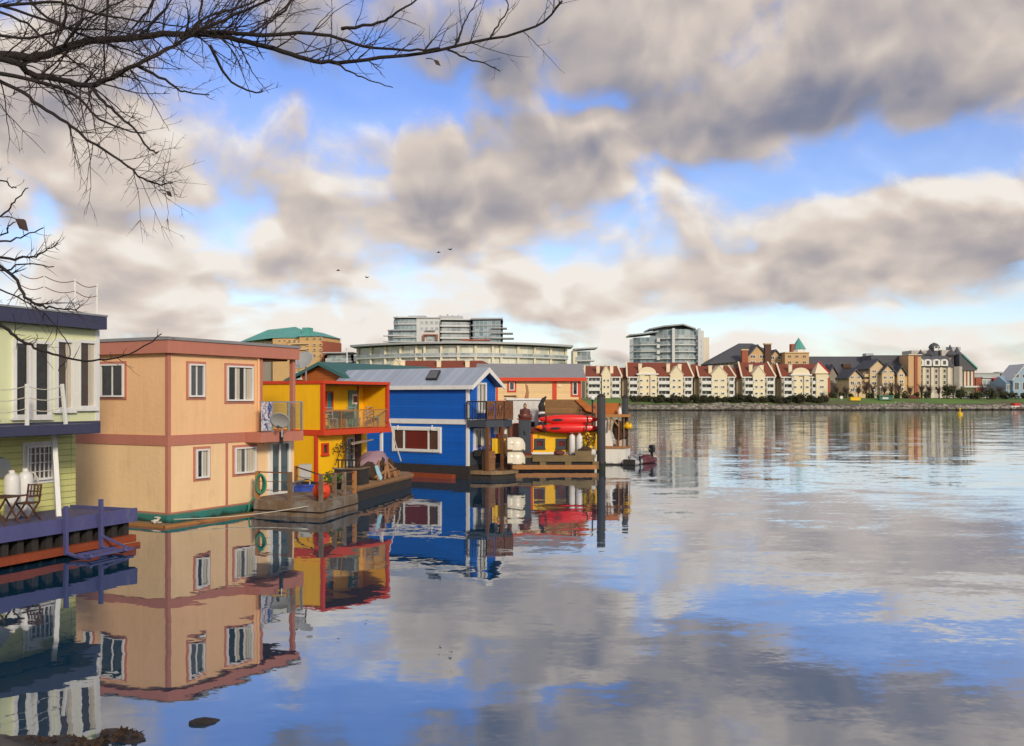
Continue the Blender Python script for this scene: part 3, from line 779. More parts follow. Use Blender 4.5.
# balcony rail with glass
zr = F.z(410, x2/2)
r = MB().bar((.1,-.02,zr),(x2-.12,-.02,zr),.05).bar((.1,-.02,zb1+.06),(x2-.12,-.02,zb1+.06),.03)
for k in range(1,4): r.bar((x2*k/4,-.02,zb1),(x2*k/4,-.02,zr),.03)
r = r.build('balcony_rail', 'fresh_wood', F)
MB().box(.12, x2-.14, -.008, .004, zb1+.08, zr-.04).build('glass_panel', 'rail_glass', r)
# back wall of the balcony: teal window, teal door, red post
win_local(F, 'R', rec, F.R(325,rec), F.R(332,rec), F.z(411,1,rec), F.z(391,1,rec), cols=1, frame='red_paint', glass='teal_paint', fw=.06)
a0, a1 = F.R(348,rec), F.R(358,rec)
d = MB().box(a0,a1,rec-.05,rec-.002,zb1+.02,F.z(390,2,rec)).build('door', 'sea_green', F)
MB().box(a0+.22,a1-.08,rec-.075,rec-.052,F.z(404.5,2,rec),F.z(394,2,rec)).build('door_frame', 'white_paint', d)
MB().box(a0+.30,a1-.17,rec-.09,rec-.076,F.z(402.5,2,rec),F.z(396,2,rec)).build('pane', 'glass_brown', d)
a = F.R(366.5,rec); MB().box(a-.05,a+.05,rec-.08,rec-.003,F.z(409,3,rec),F.z(391,3,rec)).build('wall_post', 'red_paint', F)
a = F.R(358,.7); MB().tube([(a,.7,zb1),(a,.7,zt0-.04)], .035, 7).build('inner_post', 'brown_wood', F)
# lower storey
x3 = F.R(342,.35); zl = .55
MB().box(-.02, x3, .35, yl, zl, zb0-.003).box(x3+.01, F.R(367,1.4), 1.4, yl, zl, zb0-.004).build('lower_wall', 'yellow_paint', F)
MB().box(-.06,.07,.30,.42,zl-.02,zb0-.004).build('corner_trim', 'red_paint', F)
window(F, 'R', .35, 321, 443, 327.5, 454.5, cols=1, frame='red_paint', glass='glass_brown', fw=.07)
a0, a1 = F.R(345,1.4), F.R(353,1.4)
d = win_local(F, 'R', 1.4, a0, a1, zl+.1, zb0-.2, cols=1, rows=2, frame='white_weathered', glass='glass_grey', fw=.1, name='door')
a = F.R(359,1.4); MB().box(a-.3,a+.1,1.34,1.398,zl,zb0-.1).build('doorway', 'umber_wall', F)
a = F.R(381.5); MB().bar((a,0,.5),(a,0,zb0),.11).build('porch_post', 'white_paint', F)
MB().box(-.3, x2+.2, -.5, yl, -.3, zl-.002).build('hull', 'dark_timber', F)
m = MB(); leafy(m, 160, (F.R(345,.2), .1, F.z(448,2)), (.9,.25,.35), .06, rnd); m.tube([(F.R(335,-.1),-.12,1.2),(F.R(340,-.1),-.14,1.9),(F.R(346,.1),.1,2.1)],.02,5); m.build('vine', 'brown_net', F)
aw = MB().poly([(F.R(352,-.3),-.3,F.z(444.5,2,-.3)),(F.R(374,-.3),-.3,F.z(440,3,-.3)),(F.R(374,.5),.6,F.z(439.5,3,.6)),(F.R(352,.5),.6,F.z(443,2,.6))])
aw.build('awning', 'curtain_cream', F)
dX, dY = F.at(.9, 1.6)
dish(306, 361.5, dY, .53, 34, -25, 'large grey satellite dish on the flat roof of the yellow house', zt1)
def simple_chair(px, Y, zb, yaw, label, m):
    c = Fr('balcony_chair', label, 'chair', px, Y, yaw, z=zb)
    MB().box(-.22,.22,-.2,.22,.42,.46).build('seat', m, c)
    b = MB()
    for x in (-.2,.2): b.bar((x,.2,.46),(x,.27,.92),.035)
    for z in (.62,.75,.9): b.bar((-.2,.2+.07*(z-.46)/.46,z),(.2,.2+.07*(z-.46)/.46,z),.06,.03)
    b.build('backrest', m, c)
    for x in (-.19,.19):
        for y in (-.18,.19): MB().bar((x,y,0),(x,y,.42),.035).build('leg', m, c)
cx_, cy_ = F.at(F.R(343,.7), .75)
t = Fr('balcony_table', 'grey brown round table on the balcony of the yellow house', 'table', X=cx_, Y=cy_, z=zb1)
MB().lathe([(.5,.70),(.52,.72),(.52,.75),(.48,.76)], n=20).build('table_top', 'wicker', t)
MB().lathe([(.45,.42),(.5,.45),(.5,.69),(.4,.69)], n=20).build('table_skirt', 'brown_net', t)
for k in range(4): MB().bar((.34*math.cos(k*1.57+.8),.34*math.sin(k*1.57+.8),0),(.3*math.cos(k*1.57+.8),.3*math.sin(k*1.57+.8),.44),.04).build('leg', 'grey_metal', t)
for px, lb in ((354,'grey chair right beside the round table on the yellow balcony'),(373,'grey chair standing alone at the right end of the yellow balcony'),(331,'low grey chair at the left end of the yellow balcony')):
    a = F.R(px,.6); xx, yy = F.at(a,.62); simple_chair(px, yy, zb1, 40, lb, 'grey_metal')
FY = F
# guy rope from the balcony corner of the yellow house
p = Vector((*F.at(x2-.1,-.12), zb1+.3)); q = Vector((WX(401,44.3), 44.3, WZ(461,44.3)))
t = Fr('guy_rope', 'white slanting guy line from the yellow balcony down to the mauve tarp', 'rope', X=p.x, Y=p.y, z=p.z)
MB().tube([(0,0,0), tuple((q-p)*.35 - Vector((0,0,.12))), tuple(q-p)], .03, 5).build('strand', 'white_paint', t)

# ================================================================ dark float with planter, net and tarp
D = Fr('floating_dock', 'dark narrow work float with pale edging before the blue house', 'dock', 358, 36.6, 77)
L_ = 7.6
poly = [(0,0),(L_-1.1,0),(L_,.6),(L_,2.0),(0,2.0)]
MB().prism(poly, .40, .58).build('boards', 'plank_tan', D)
MB().prism([(p[0]*.98+.05, p[1]*.96+.05) for p in poly], -.3, .399).build('hull', 'dark_timber', D)
MB().bar((0,-.02,.52),(L_-1.1,-.02,.52),.05,.10).bar((L_-1.1,-.02,.52),(L_,.6,.52),.05,.10).build('edging', 'drift_wood', D)
t = Fr('planter_box', 'long dark slatted planter box on the work float', 'planter', X=D.at(.55,.05)[0], Y=D.at(.55,.05)[1], yaw=77, z=.58)
m = MB(); ny = 14; ya = .12; yw = t.L(334) - ya
for k in range(ny): m.box(-.02,.02,ya+k*yw/ny,ya+(k+.82)*yw/ny,0,.62)
for k in range(10): m.box(.03+k*.9/10,.03+(k+.82)*.9/10,ya-.04,ya,0,.62)
m.box(.025,.92,ya+.004,ya+yw,.02,.5); m.build('side', 'dark_timber', t)
MB().box(-.06,.96,ya-.08,ya,.62,.68).box(-.06,.04,ya,ya+yw+.05,.62,.68).build('rim', 'weathered_wood', t)
m = MB(); leafy(m, 100, (.45,ya+yw/2,.62), (.4,yw*.42,.12), .05, rnd); m.build('soil_plants', 'brown_net', t)
b = MB()
for k in range(6): b.box(-.02,.02,ya+.1+k*(yw-.3)/5,ya+.14+k*(yw-.3)/5,.68,.96)
b.box(-.03,.03,ya+.05,ya+yw-.1,.96,1.01).build('top_rail', 'dark_metal', t)
t = Fr('folded_cloth', 'pale blue cloth draped over the corner of the dark planter', 'cloth', 377, 38.7, 20, z=.62)
MB().poly([(-.10,0,.62),(.04,.04,.64),(.22,-.05,.12),(.12,-.08,.02),(-.02,-.04,.3)]).poly([(-.02,-.05,.3),(.12,-.09,.02),(.22,-.06,.12),(.04,.02,.64),(-.10,-.02,.62)]).build('fabric', 'cloth_blue', t)
t = Fr('tarp_heap', 'mauve tarp thrown over a heap of nets on the work float', 'tarp', X=D.at(4.2,.9)[0], Y=D.at(4.2,.9)[1], yaw=77, z=.58)
def lump(m, c, r, seed, amp=.2, nu=20, nv=12):
    i = len(m.v); m.ell(c, r, nu, nv)
    for k in range(i, len(m.v)):
        v = Vector(m.v[k]) - Vector(c); n_ = mnoise.noise((v.x*2.2+seed, v.y*2.2, v.z*2.2))
        v *= 1 + amp*n_*1.6; m.v[k] = (c[0]+v.x, c[1]+v.y, max(c[2]+v.z, 0.0))
m = MB(); lump(m, (.2,.1,.28), (1.4,.7,.62), 3, .3); m.build('net_pile', 'brown_net', t)
m = MB(); lump(m, (.3,.15,.68), (1.0,.6,.42), 9, .25); m.build('cover', 'tarp_mauve', t, True)
m = MB()
for k, (a, b) in enumerate((((-1.3,-.6,.0),(-.2,-.2,.8)),((-.9,-.75,.0),(.5,-.3,.75)),((-.5,-.8,.02),(.2,-.35,.85)),((.2,-.8,.0),(1.2,-.2,.6)),((-1.5,-.5,.1),(.6,-.7,.35)),((.7,-.7,0),(.3,-.35,.7)))):
    m.tube([a, tuple((Vector(a)+Vector(b))/2+Vector((0,0,.08))), b], [.05,.07,.035], 6)
for k in range(4): m.bar((-.9,-.5,.06+.06*k),(1.2,-.62,.06+.05*k),.12,.04)
m.build('driftwood', 'drift_wood', t)

# ================================================================ blue floating house
F = Fr('floating_house', 'deep blue floating house with white trim and a pale metal gable roof', 'floating house', 468, 46.9, 58, group=G)
x2, yl = F.R(495.5), F.L(338)
ze = F.z(386.4); zr = F.z(370.3, x2/2); zb1, zb0 = F.z(419.5), F.z(424.5); zw = F.z(466)
MB().box(0, x2, 0, yl, zw, ze).yprism([(0,ze),(x2,ze),(x2/2,zr-.04)], 0.0, yl).build('wall', 'blue_siding', F)
ov, oy = .22, .42; sl_ = (zr-ze)/(x2/2)
e0 = ze - ov*sl_ + .12
rf = MB().yprism([(-ov,e0),(x2/2,zr+.06),(x2+ov,e0),(x2+ov,e0+.07),(x2/2,zr+.15),(-ov,e0+.07)], -oy, yl+.4).build('roof', 'metal_roof', F)
MB().box(-ov-.03,-ov-.002,-oy,yl+.4,e0-.12,e0+.08).build('fascia', 'white_paint', rf)
MB().yprism([(-ov-.02,e0-.14),(x2/2,zr-.12),(x2+ov+.02,e0-.14),(x2+ov+.02,e0+.06),(x2/2,zr+.14),(-ov-.02,e0+.06)], -oy-.04, -oy-.002).build('barge_board', 'white_paint', rf)
# skylight on the slope that faces the water
def on_slope(px, t):
    xs = -ov + (x2/2+ov)*t; return xs, F.L(px, xs), e0+.07 + (zr+.15-e0-.07)*t
p = [Vector(on_slope(*q)) for q in ((426,.30),(437,.30),(441,.80),(431,.80))]
nrm = (p[1]-p[0]).cross(p[3]-p[0]).normalized(); nrm = nrm if nrm.z > 0 else -nrm
m = MB(); i = 0
for a in p: m.v.append(tuple(a - nrm*.02))
for a in p: m.v.append(tuple(a + nrm*.10))
m.f = [(0,1,2,3),(4,5,6,7),(0,1,5,4),(1,2,6,5),(2,3,7,6),(3,0,4,7)]
sk_ = m.build('skylight', 'dark_metal', rf)
cc = sum(p, Vector())/4
MB().poly([a.lerp(cc,.16)+nrm*.108 for a in p]).build('pane', 'glass_grey', sk_)
MB().box(-.05,-.001,-.05,yl,zb0,zb1).box(-.001,x2,-.05,-.002,zb0,zb1).build('band', 'white_paint', F)
t = MB().box(-.04,.10,-.04,.10,zw,zb0-.003).box(-.04,.10,-.04,.10,zb1+.003,ze-.01); t.build('corner_board', 'white_paint', F)
window(F, 'L', 0, 393, 427.5, 441, 451.5, cols=3, fw=.14, mw=.1, glass='glass_brown', curtain=[(0,.22,'umber_wall'),(.26,.74,'curtain_red'),(.78,1,'umber_wall')], widths=[1,2.1,1], trim='white_paint', tw=.05)
for px in (398.5, 432.5):
    a = F.L(px); z = F.z(425.5, 0, a); MB().bar((-.02,a,z),(-.22,a-.1,z-.22),.05).build('lamp_bracket', 'white_paint', F)
# gable end: tall window above, low window and siding below
win_local(F, 'R', 0, F.R(477), F.R(485.5), zb1+.35, ze+.2, cols=2, fw=.09, glass='glass_grey', curtain=[(.1,.3,'curtain_cream'),(.6,.85,'curtain_cream')])
win_local(F, 'R', 0, F.R(473), F.R(489), F.z(449.5,1.2), F.z(428,1.2), cols=2, fw=.10, mw=.08, glass='glass_brown', curtain=[(.05,.25,'curtain_cream'),(.55,.7,'curtain_cream')])
MB().box(.14,x2-.02,-.03,-.002,zw,F.z(451,1.2)).build('lower_siding', 'slate_panel', F)
MB().box(-.2, x2+.2, -.2, yl+.2, -.35, zw-.003).build('hull', 'dark_timber', F)
MB().box(-.55,-.22,.6,6.2,-.1,.22).build('fender_beam', 'rust_beam', F)
# balcony of the gable end
bd = 1.75
poly = [(-.15,-.04),(.1,-1.0),(.9,-1.5),(1.72,-1.5),(x2+.15,-.04)]
MB().prism(poly, zb0-.12, zb1-.03).build('balcony_floor', 'slate_panel', F)
zr_ = F.z(401.5, 1.3, -1.5); zbb = zb1-.03
g = MB()
for p, q in zip(poly[:-1], poly[1:]):
    g.bar((*p,zr_),(*q,zr_),.06); g.bar((*p,zbb+.1),(*q,zbb+.1),.04)
    n_ = 7
    for k in range(n_+1):
        t_ = k/n_; x, y = p[0]+(q[0]-p[0])*t_, p[1]+(q[1]-p[1])*t_; g.bar((x,y,zbb),(x,y,zr_), .05 if k in (0,n_) else .025)
rl = g.build('balcony_rail', 'dark_metal', F)
for i in range(4):                             # carved wooden panels
    p, q = Vector((poly[1][0],poly[1][1],0)), Vector((poly[2][0],poly[2][1],0))
    if i >= 2: p, q = Vector((*poly[2],0)), Vector((*poly[3],0))
    a, b = p.lerp(q, .03+.5*(i % 2)), p.lerp(q, .47+.5*(i % 2)); d_ = (b-a)
    m = MB(); nrm = Vector((d_.y,-d_.x,0)).normalized()*.05
    for lo, hi, t0, t1 in ((.06,.2,0,1),(.86,1.02,0,1),(.2,.86,0,.14),(.2,.86,.86,1)):
        c0, c1 = a+d_*t0+nrm, a+d_*t1+nrm; h0, h1 = zbb+(zr_-zbb)*lo, zbb+(zr_-zbb)*hi
        m.bar((c0.x,c0.y,(h0+h1)/2),(c1.x,c1.y,(h0+h1)/2),.05,h1-h0)
    for k in range(3):
        c0 = a+d_*(.25+.25*k)+nrm; zz = zbb+(zr_-zbb)*.5
        m.tube([(c0.x,c0.y,zz-.34),(c0.x+.06,c0.y,zz-.15),(c0.x-.06,c0.y,zz+.1),(c0.x+.03,c0.y,zz+.34)],[.03,.055,.035,.045],6)
    m.build('carved_panel', 'brown_wood', rl)
# porch under it
MB().prism([(-.1,-.05),(.1,-1.3),(.8,-1.75),(1.9,-1.75),(x2+.3,-.05)], .25, .42).build('porch_floor', 'plank_tan', F)
MB().prism([(.0,-.15),(.2,-1.25),(.85,-1.65),(1.8,-1.65),(x2+.2,-.15)], -.3, .249).build('porch_float', 'dark_timber', F)
for (x, y) in ((.2,-1.02),(.92,-1.42),(1.62,-1.42)):
    MB().box(x-.07,x+.07,y-.07,y+.07,.42,zb0-.12).build('porch_post', 'brown_wood', F)
m = MB()
for z in (.75,1.05): m.bar((.92,-1.42,z),(1.62,-1.42,z),.07)
for k in range(4): m.bar((.98+k*.2,-1.42,.42),(.98+k*.2,-1.42,1.05),.06)
m.build('porch_rail', 'brown_wood', F)
FB = F
def onB(px, Y): return Fr
t = Fr('flower_box', 'dark flower box hanging under the window of the blue gable wall', 'flower box', X=F.at(1.1,-.32)[0], Y=F.at(1.1,-.32)[1], yaw=58, z=F.z(455,1.1))
MB().box(-.8,.8,-.18,.18,0,.28).build('trough', 'dark_timber', t)
m = MB(); leafy(m, 130, (0,0,.36), (.8,.2,.18), .06, rnd); m.build('foliage', 'tub_blue', t)
m = MB(); leafy(m, 60, (0,0,.3), (.8,.25,.22), .06, rnd); m.build('leaves', 'leaf_green', t)
t = Fr('wooden_crate', 'pale lattice crate standing on the blue house porch', 'crate', X=F.at(.7,-.75)[0], Y=F.at(.7,-.75)[1], yaw=58, z=.42)
m = MB().box(-.28,.28,-.2,.2,0,.95); m.build('side', 'plank_tan', t)
m = MB()
for k in range(4): m.fbox('R',-.2,-.28+.15*k,-.2+.15*k,.003,.03,.02,.95)
m.fbox('R',-.2,-.28,.28,.031,.05,.6,.7).build('lattice', 'drift_wood', t)
t = Fr('yellow_towel', 'yellow towel hung over the porch rail beside the blue house', 'towel', 499, 47.2, 0, z=WZ(453.5,47.2))
m = MB(); n_ = 12; w_ = .68; h_ = WZ(438.5,47.2)-WZ(453.5,47.2)
for k in range(n_):
    x0, x1 = -w_/2+w_*k/n_, -w_/2+w_*(k+1)/n_; y = .03*math.sin(k*1.7); y2 = .03*math.sin((k+1)*1.7)
    m.poly([(x0,y,0),(x1,y2,0),(x1,y2*.3,h_),(x0,y*.3,h_)]); m.poly([(x0,y*.3,h_),(x1,y2*.3,h_),(x1,y2+.12,h_*.3),(x0,y+.12,h_*.3)])
m.build('fabric', 'bright_yellow', t)
MB().bar((-.45,.03,h_+.01),(.45,.03,h_+.01),.05).bar((-.42,.05,-.85),(-.42,.05,h_),.06).bar((.42,.05,-.85),(.42,.05,h_),.06).build('hanging_rail', 'brown_wood', t)
t = Fr('hanging_laundry', 'small dark red and white washing hung under the carved balcony', 'laundry', 502, 47.6, 0, z=WZ(433,47.6))
for k, (x, mt_) in enumerate(((-.3,'white_paint'),(-.05,'curtain_red'),(.22,'white_paint'))):
    MB().box(x-.1,x+.1,-.02+.01*k,.015+.01*k,-.05-.08*(k % 2),.45).build('cloth', mt_, t)
MB().tube([(-.6,0,.47),(.6,0,.47)],.015,5).build('line', 'rope_white', t)
# two stacked white hulls at the porch corner
for k, (py0, py1, lb) in enumerate(((450.5,463.5,'lower one of two white upturned hulls stacked by the blue porch'),(437,450,'upper one of two white upturned hulls stacked by the blue porch'))):
    Yq = 46.8; z0_, z1_ = WZ(py1,Yq), WZ(py0,Yq); h = z1_-z0_
    t = Fr('upturned_dinghy', lb, 'dinghy', 507.5, Yq, 0, z=z0_, group='white hulls stacked by the blue porch')
    m = MB(); st = [(0,.34,h*.96),(.3,.38,h),(.6,.36,h*.97),(.75,.28,h*.86),(.84,.16,h*.62),(.87,.05,h*.45)]
    i = len(m.v); n_ = 10
    for x, w, hh in st:
        for j in range(n_):
            th = math.pi*j/(n_-1); m.v.append((x, -w*math.copysign(abs(math.cos(th))**.6, math.cos(th)), hh*math.sin(th)**.6 if th else 0.0))
    for a in range(len(st)-1):
        for j in range(n_-1): m.f.append((i+a*n_+j, i+a*n_+j+1, i+(a+1)*n_+j+1, i+(a+1)*n_+j))
    m.f.append(tuple(range(i,i+n_))); m.f.append(tuple(range(i+(len(st)-1)*n_, i+len(st)*n_))[::-1])
    m.build('hull', 'cream_gelcoat', t, True)
    MB().bar((.0,-.385,.03),(.8,-.27,.03),.05).bar((0,-.30,h*.5),(.30,-.38,h*.48),.02).build('gunwale', 'drift_wood' if k else 'white_gelcoat', t)
# ================================================================ orange house with a teal roof behind the yellow one
F = Fr('floating_house', 'orange boarded floating house with a dark teal gable roof behind the yellow one', 'floating house', 352, 52.0, 58, group=G)
yl = F.L(292); ze, zr = F.z(377.5), F.z(364.0, 0, yl/2); ym = yl*.48
L_ = 9.5
m = MB().box(0, L_, 0, yl, .5, ze).xprism([(0,ze),(yl,ze),(ym,zr-.05)], 0.0, L_); m.build('wall', 'orange_siding', F)
MB().xprism([(-.3,ze-.2),(ym,zr),(yl+.3,ze-.2),(yl+.3,ze-.1),(ym,zr+.12),(-.3,ze-.1)], -.3, L_+.3).build('roof', 'teal_roof', F)
MB().xprism([(-.32,ze-.28),(ym,zr-.08),(yl+.32,ze-.28),(yl+.32,ze-.09),(ym,zr+.11),(-.32,ze-.09)], -.35, -.302).build('barge_board', 'copper_dark', F)
window(F, 'L', 0, 296, 372, 302, 379, cols=1, frame='white_paint')
MB().box(-.2,L_,-.2,yl+.2,-.3,.497).build('hull', 'dark_timber', F)
t = Fr('flag_mast', 'thin white mast standing behind the teal roofed house', 'mast', 347, 64, 0)
MB().lathe([(.06,0),(.06,4),(.035,WZ(349,64))], n=8).build('pole', 'white_paint', t)
MB().lathe([(.09,WZ(349,64)),(.09,WZ(348,64))], n=8).build('cap', 'white_paint', t)

# ================================================================ second peach house behind the blue one
F = Fr('floating_house', 'cream boarded floating house with red trim and a grey roof behind the blue one', 'floating house', 481, 62.0, 2, group=G)
x2 = F.R(580.5); ze = F.z(379); zr = ze+1.0
MB().box(0,x2,0,5.5,.4,ze-.003).xprism([(0,ze-.003),(5.5,ze-.003),(2.75,zr-.1)],.02,x2-.02).build('wall', 'cream_siding', F)
rf = MB().xprism([(-.3,ze-.02),(2.75,zr),(5.8,ze-.02),(5.8,ze+.08),(2.75,zr+.1),(-.3,ze+.08)], -.3, x2+.35).build('roof', 'roof_gravel', F)
MB().box(-.3,x2+.35,-.36,-.302,ze-.14,ze+.09).build('fascia', 'red_paint', rf)
m = MB().box(x2-.10,x2+.04,-.04,.1,.4,ze-.16)
for px in (554.5,): a = F.R(px); m.box(a-.14,a+.14,-.04,-.002,.4,ze-.16)
a = F.R(497); m.box(a-.06,a+.06,-.04,-.002,.4,ze-.16)
a0, a1 = F.R(498), F.R(554); m.box(a0,a1-.16,-.035,-.003,F.z(401,3)-.06,F.z(401,3)+.03)
m.build('trim', 'red_paint', F)
window(F,'R',0,509,382,514.5,390.5,cols=1,trim='red_paint',tw=.12,glass='glass_grey')
window(F,'R',0,572.5,381.5,577.5,395,cols=1,trim='red_paint',tw=.12)
a, z = F.R(555.5), F.z(386,5)
MB().box(F.R(553.5)+.3,F.R(558.5)+.2,-.06,-.003,z-.05,z+.04).build('vent', 'white_paint', F)
MB().box(F.R(504),F.R(516),-.05,-.003,F.z(396,2)-.04,F.z(396,2)+.03).build('wall_shelf', 'dark_timber', F)
MB().box(-.2,x2+.2,-.3,5.7,-.3,.397).build('hull', 'dark_timber', F)
t = Fr('carved_fin', 'brown carved wooden fin leaning on the cream house wall', 'carving', 525.5, 60.5, 0, z=WZ(401,60.5))
MB().yprism([(-.12,0),(.18,0),(.22,.5),(.16,.95),(-.02,1.15),(.03,.6)], -.06, .06).build('blade', 'drift_wood', t)
MB().bar((.03,0,-2.4),(.03,0,.02),.14).build('post', 'brown_wood', t)

# ================================================================ white cabin
F = Fr('floating_cabin', 'plain white flat roofed cabin between the blue house and the yellow cabin', 'floating cabin', 508, 57.0, 3, group=G)
x2 = F.R(541)
MB().box(0,x2,0,3.2,.4,F.z(400)).build('wall', 'white_weathered', F)
MB().box(-.1,x2+.1,-.1,3.3,F.z(400)+.003,F.z(400)+.10).build('roof', 'white_paint', F)
win_local(F,'R',0,.25,.85,1.5,2.5,cols=1,frame='curtain_red',glass='glass_brown'); win_local(F,'R',0,1.2,1.6,1.4,2.6,cols=1,frame='dark_metal',glass='glass_dark')
MB().box(-.2,x2+.2,-.3,3.4,-.3,.397).build('hull', 'dark_timber', F)

# ================================================================ yellow cabin on its float
F = Fr('floating_cabin', 'small bright yellow floating cabin with red curtained windows and a wooden deck', 'floating cabin', 516, 52.0, 1.5, group=G)
xR = F.R(595.5); zdk = .84
MB().box(-.1,xR,-.02,6.0,zdk-.12,zdk).build('deck', 'mossy_plank', F)
m = MB().box(.9,xR-.1,-.12,-.022,.52,zdk-.02)
for a in (0.0,.30,.62,.97): m.box(.0+a*xR*.99+.0,.0+a*xR*.99+.35,-.10,-.024,.1,.52)
m.build('skirt', 'mossy_plank', F)
MB().box(-.2,xR+.05,-.16,-.122,.10,.34).build('bumper', 'fresh_wood', F)
MB().box(-.1,xR-.05,.02,6.0,-.3,zdk-.123).build('float', 'dark_timber', F)
cb = 1.3; xa, xb = F.R(531.5,cb), F.R(597,cb); zc = F.z(431.5,xa,cb)
MB().box(xa,xb,cb,cb+3.8,zdk+.002,zc).build('wall', 'yellow_paint', F)
rf = MB().box(xa-.15,xb+.2,cb-.35,cb+4,zc+.003,zc+.16).build('roof', 'curtain_red', F)
for p0, p1 in ((534.5,545),(556,567)):
    window(F,'R',cb,p0,438.5,p1,448.5,cols=1,frame='slate_panel',fw=.14,glass='glass_brown',curtain=[(.05,.95,'curtain_red')])
MB().box(xa-.02,xb,cb-.05,cb-.002,zdk+.003,zdk+.12).build('base_board', 'white_paint', F)
MB().box(xa-.05,xa+.08,cb-.06,cb+.1,zdk+.13,zc-.002).build('corner_board', 'red_paint', F)
# upper terrace
za = zc+.165
m = MB(); zt_ = F.z(414,4,cb+.3)
for px in (541,552,563,574,585,595):
    a = F.R(px,cb+.4); m.bar((a,cb+.4,za),(a,cb+.4,zt_),.05)
for z in (zt_, (za+zt_)/2): m.bar((F.R(541,cb+.4),cb+.4,z),(F.R(595,cb+.4),cb+.4,z),.05)
m.build('terrace_rail', 'dark_metal', F)
y_ = cb+2.4
MB().box(F.R(545,y_),F.R(582,y_),y_,y_+.08,za,F.z(399.5,2,y_)).build('wicker_screen', 'wicker', F)
MB().box(F.R(545,y_)-.1,F.R(596,y_),y_+.1,y_+2.0,za,F.z(406,2,y_)).build('terrace_hut', 'brown_wood', F)
MB().yprism([(F.R(575,y_),F.z(400,3,y_)),(F.R(581,y_),F.z(399,3,y_)),(F.R(596,y_),F.z(410,3,y_)),(F.R(596,y_),F.z(413.5,3,y_)),(F.R(586,y_),F.z(411,3,y_))], y_-.12, y_-.03).build('canopy', 'rust_screen', F)
FC = F
# kayaks on wall racks
def kayak(py, Y, px0, px1, r, label, orange):
    L_ = WX(px1,Y)-WX(px0,Y); z = WZ(py,Y)
    t = Fr('kayak', label, 'kayak', (px0+px1)/2, Y, 0, z=z, group='red kayaks stacked on the cabin')
    m = MB(); n_ = 14; S = 26
    for k in range(S+1):
        u = k/S; x = -L_/2+L_*u; f = max(.02, math.sin(math.pi*u)**.62); rise = .10*abs(2*u-1)**3
        for j in range(n_):
            th = 2*math.pi*j/n_; cy, cz = math.cos(th), math.sin(th)
            m.v.append((x, cy*.20*f, cz*r*f*(1 if cz > 0 else 1.0) + rise*.5))
    for k in range(S):
        for j in range(n_): m.f.append((k*n_+j, k*n_+(j+1)%n_, (k+1)*n_+(j+1)%n_, (k+1)*n_+j))
    m.f += [tuple(range(n_))[::-1], tuple(range(S*n_, S*n_+n_))]
    h = m.build('hull', 'kayak_red', t, True)
    MB().lathe([(.03,-.40),(.19,-.34),(.19,.34),(.03,.40)],(L_*.08,-.155,.04),16,'x') if False else None
    c = MB()
    for sx, w in ((-L_*.18,.30),):
        c.yprism([(sx+w*math.cos(a*math.pi/8), .0+r*.22*math.sin(a*math.pi/8)) for a in range(16)], -.212, -.10)
    c.build('cockpit', 'black_rubber', t)
    for sx in (-L_*.36, L_*.30): MB().yprism([(sx+.025*q_, (r+.012)*q2_) for q_, q2_ in ((-1,-.85),(1,-.85),(1,.9),(-1,.9))], -.205, -.16).build('strap', 'black_rubber', t)
    if orange:
        MB().lathe([(.015,-L_/2-.02),(.085,-L_/2+.12),(.145,-L_/2+.34),(.147,-L_/2+.36)], (0,0,.05), 12, 'x').build('bow_tip', 'kayak_orange', t, True)
    return t
kayak(419.8, 52.9, 537.5, 600, .30, 'upper of two bright red kayaks racked on the yellow cabin roof edge', False)
kayak(428.2, 52.85, 535, 599, .29, 'lower red kayak with an orange bow tip racked above the yellow cabin', True)
t = Fr('kayak_rack', 'dark metal rack arms holding two red kayaks above the yellow cabin', 'rack', 566, 53.15, 0, z=zc)
for px in (545.5, 583.5):
    x = WX(px,53.15)-t.X; h = WZ(415.5,53.15)-zc
    MB().bar((x,0.05,.12),(x,0.05,h),.06).bar((x,.05,.10),(x,-.5,.10),.05).bar((x,-.5,.10),(x,-.5,.28),.04).bar((x,-.48,.0+h*.5),(x,.05,.0+h*.5),.03).build('arm', 'dark_metal', t)
tank(572, 53.0, zdk, 1.22, .18, 'left one of two tall white gas bottles against the yellow cabin wall', 'gas bottles at the yellow cabin')
tank(579.5, 53.0, zdk, 1.20, .18, 'right one of two tall white gas bottles against the yellow cabin wall', 'gas bottles at the yellow cabin')
t = Fr('life_jackets', 'bright yellow bundle of life jackets hanging at the cabin corner', 'life jackets', 590, 52.8, 0, z=zdk+.25)
rr_ = random.Random(3)
m = MB()
for k in range(9): lump(m, (rr_.uniform(-.25,.25), rr_.uniform(-.1,.1), .15+rr_.random()*.75), (.17,.12,.19), k, .4, 9, 7)
m.build('fabric', 'bright_yellow', t, True)
m = MB()
for k in range(10): m.tube([(rr_.uniform(-.3,.3),-.2,rr_.uniform(0,1)),(rr_.uniform(-.3,.3),-.22,rr_.uniform(0,1))],.025,5)
m.build('strap', 'umber_wall', t)
m = MB(); leafy(m, 50, (-.2,-.05,.4), (.25,.15,.45), .06, rr_); m.build('leaves', 'leaf_green', t)
t = Fr('fish_box', 'grey brown fish box with coiled gear on the cabin deck', 'box', 583, 52.35, 0, z=zdk)
MB().box(-.45,.45,-.22,.22,0,.26).build('box', 'mossy_plank', t)
m = MB(); lump(m,(.05,0,.32),(.38,.2,.14),5,.5); m.build('gear', 'brown_net', t)
t = Fr('white_bag', 'small white sack at the right end of the cabin deck', 'sack', 593, 52.5, 0, z=zdk)
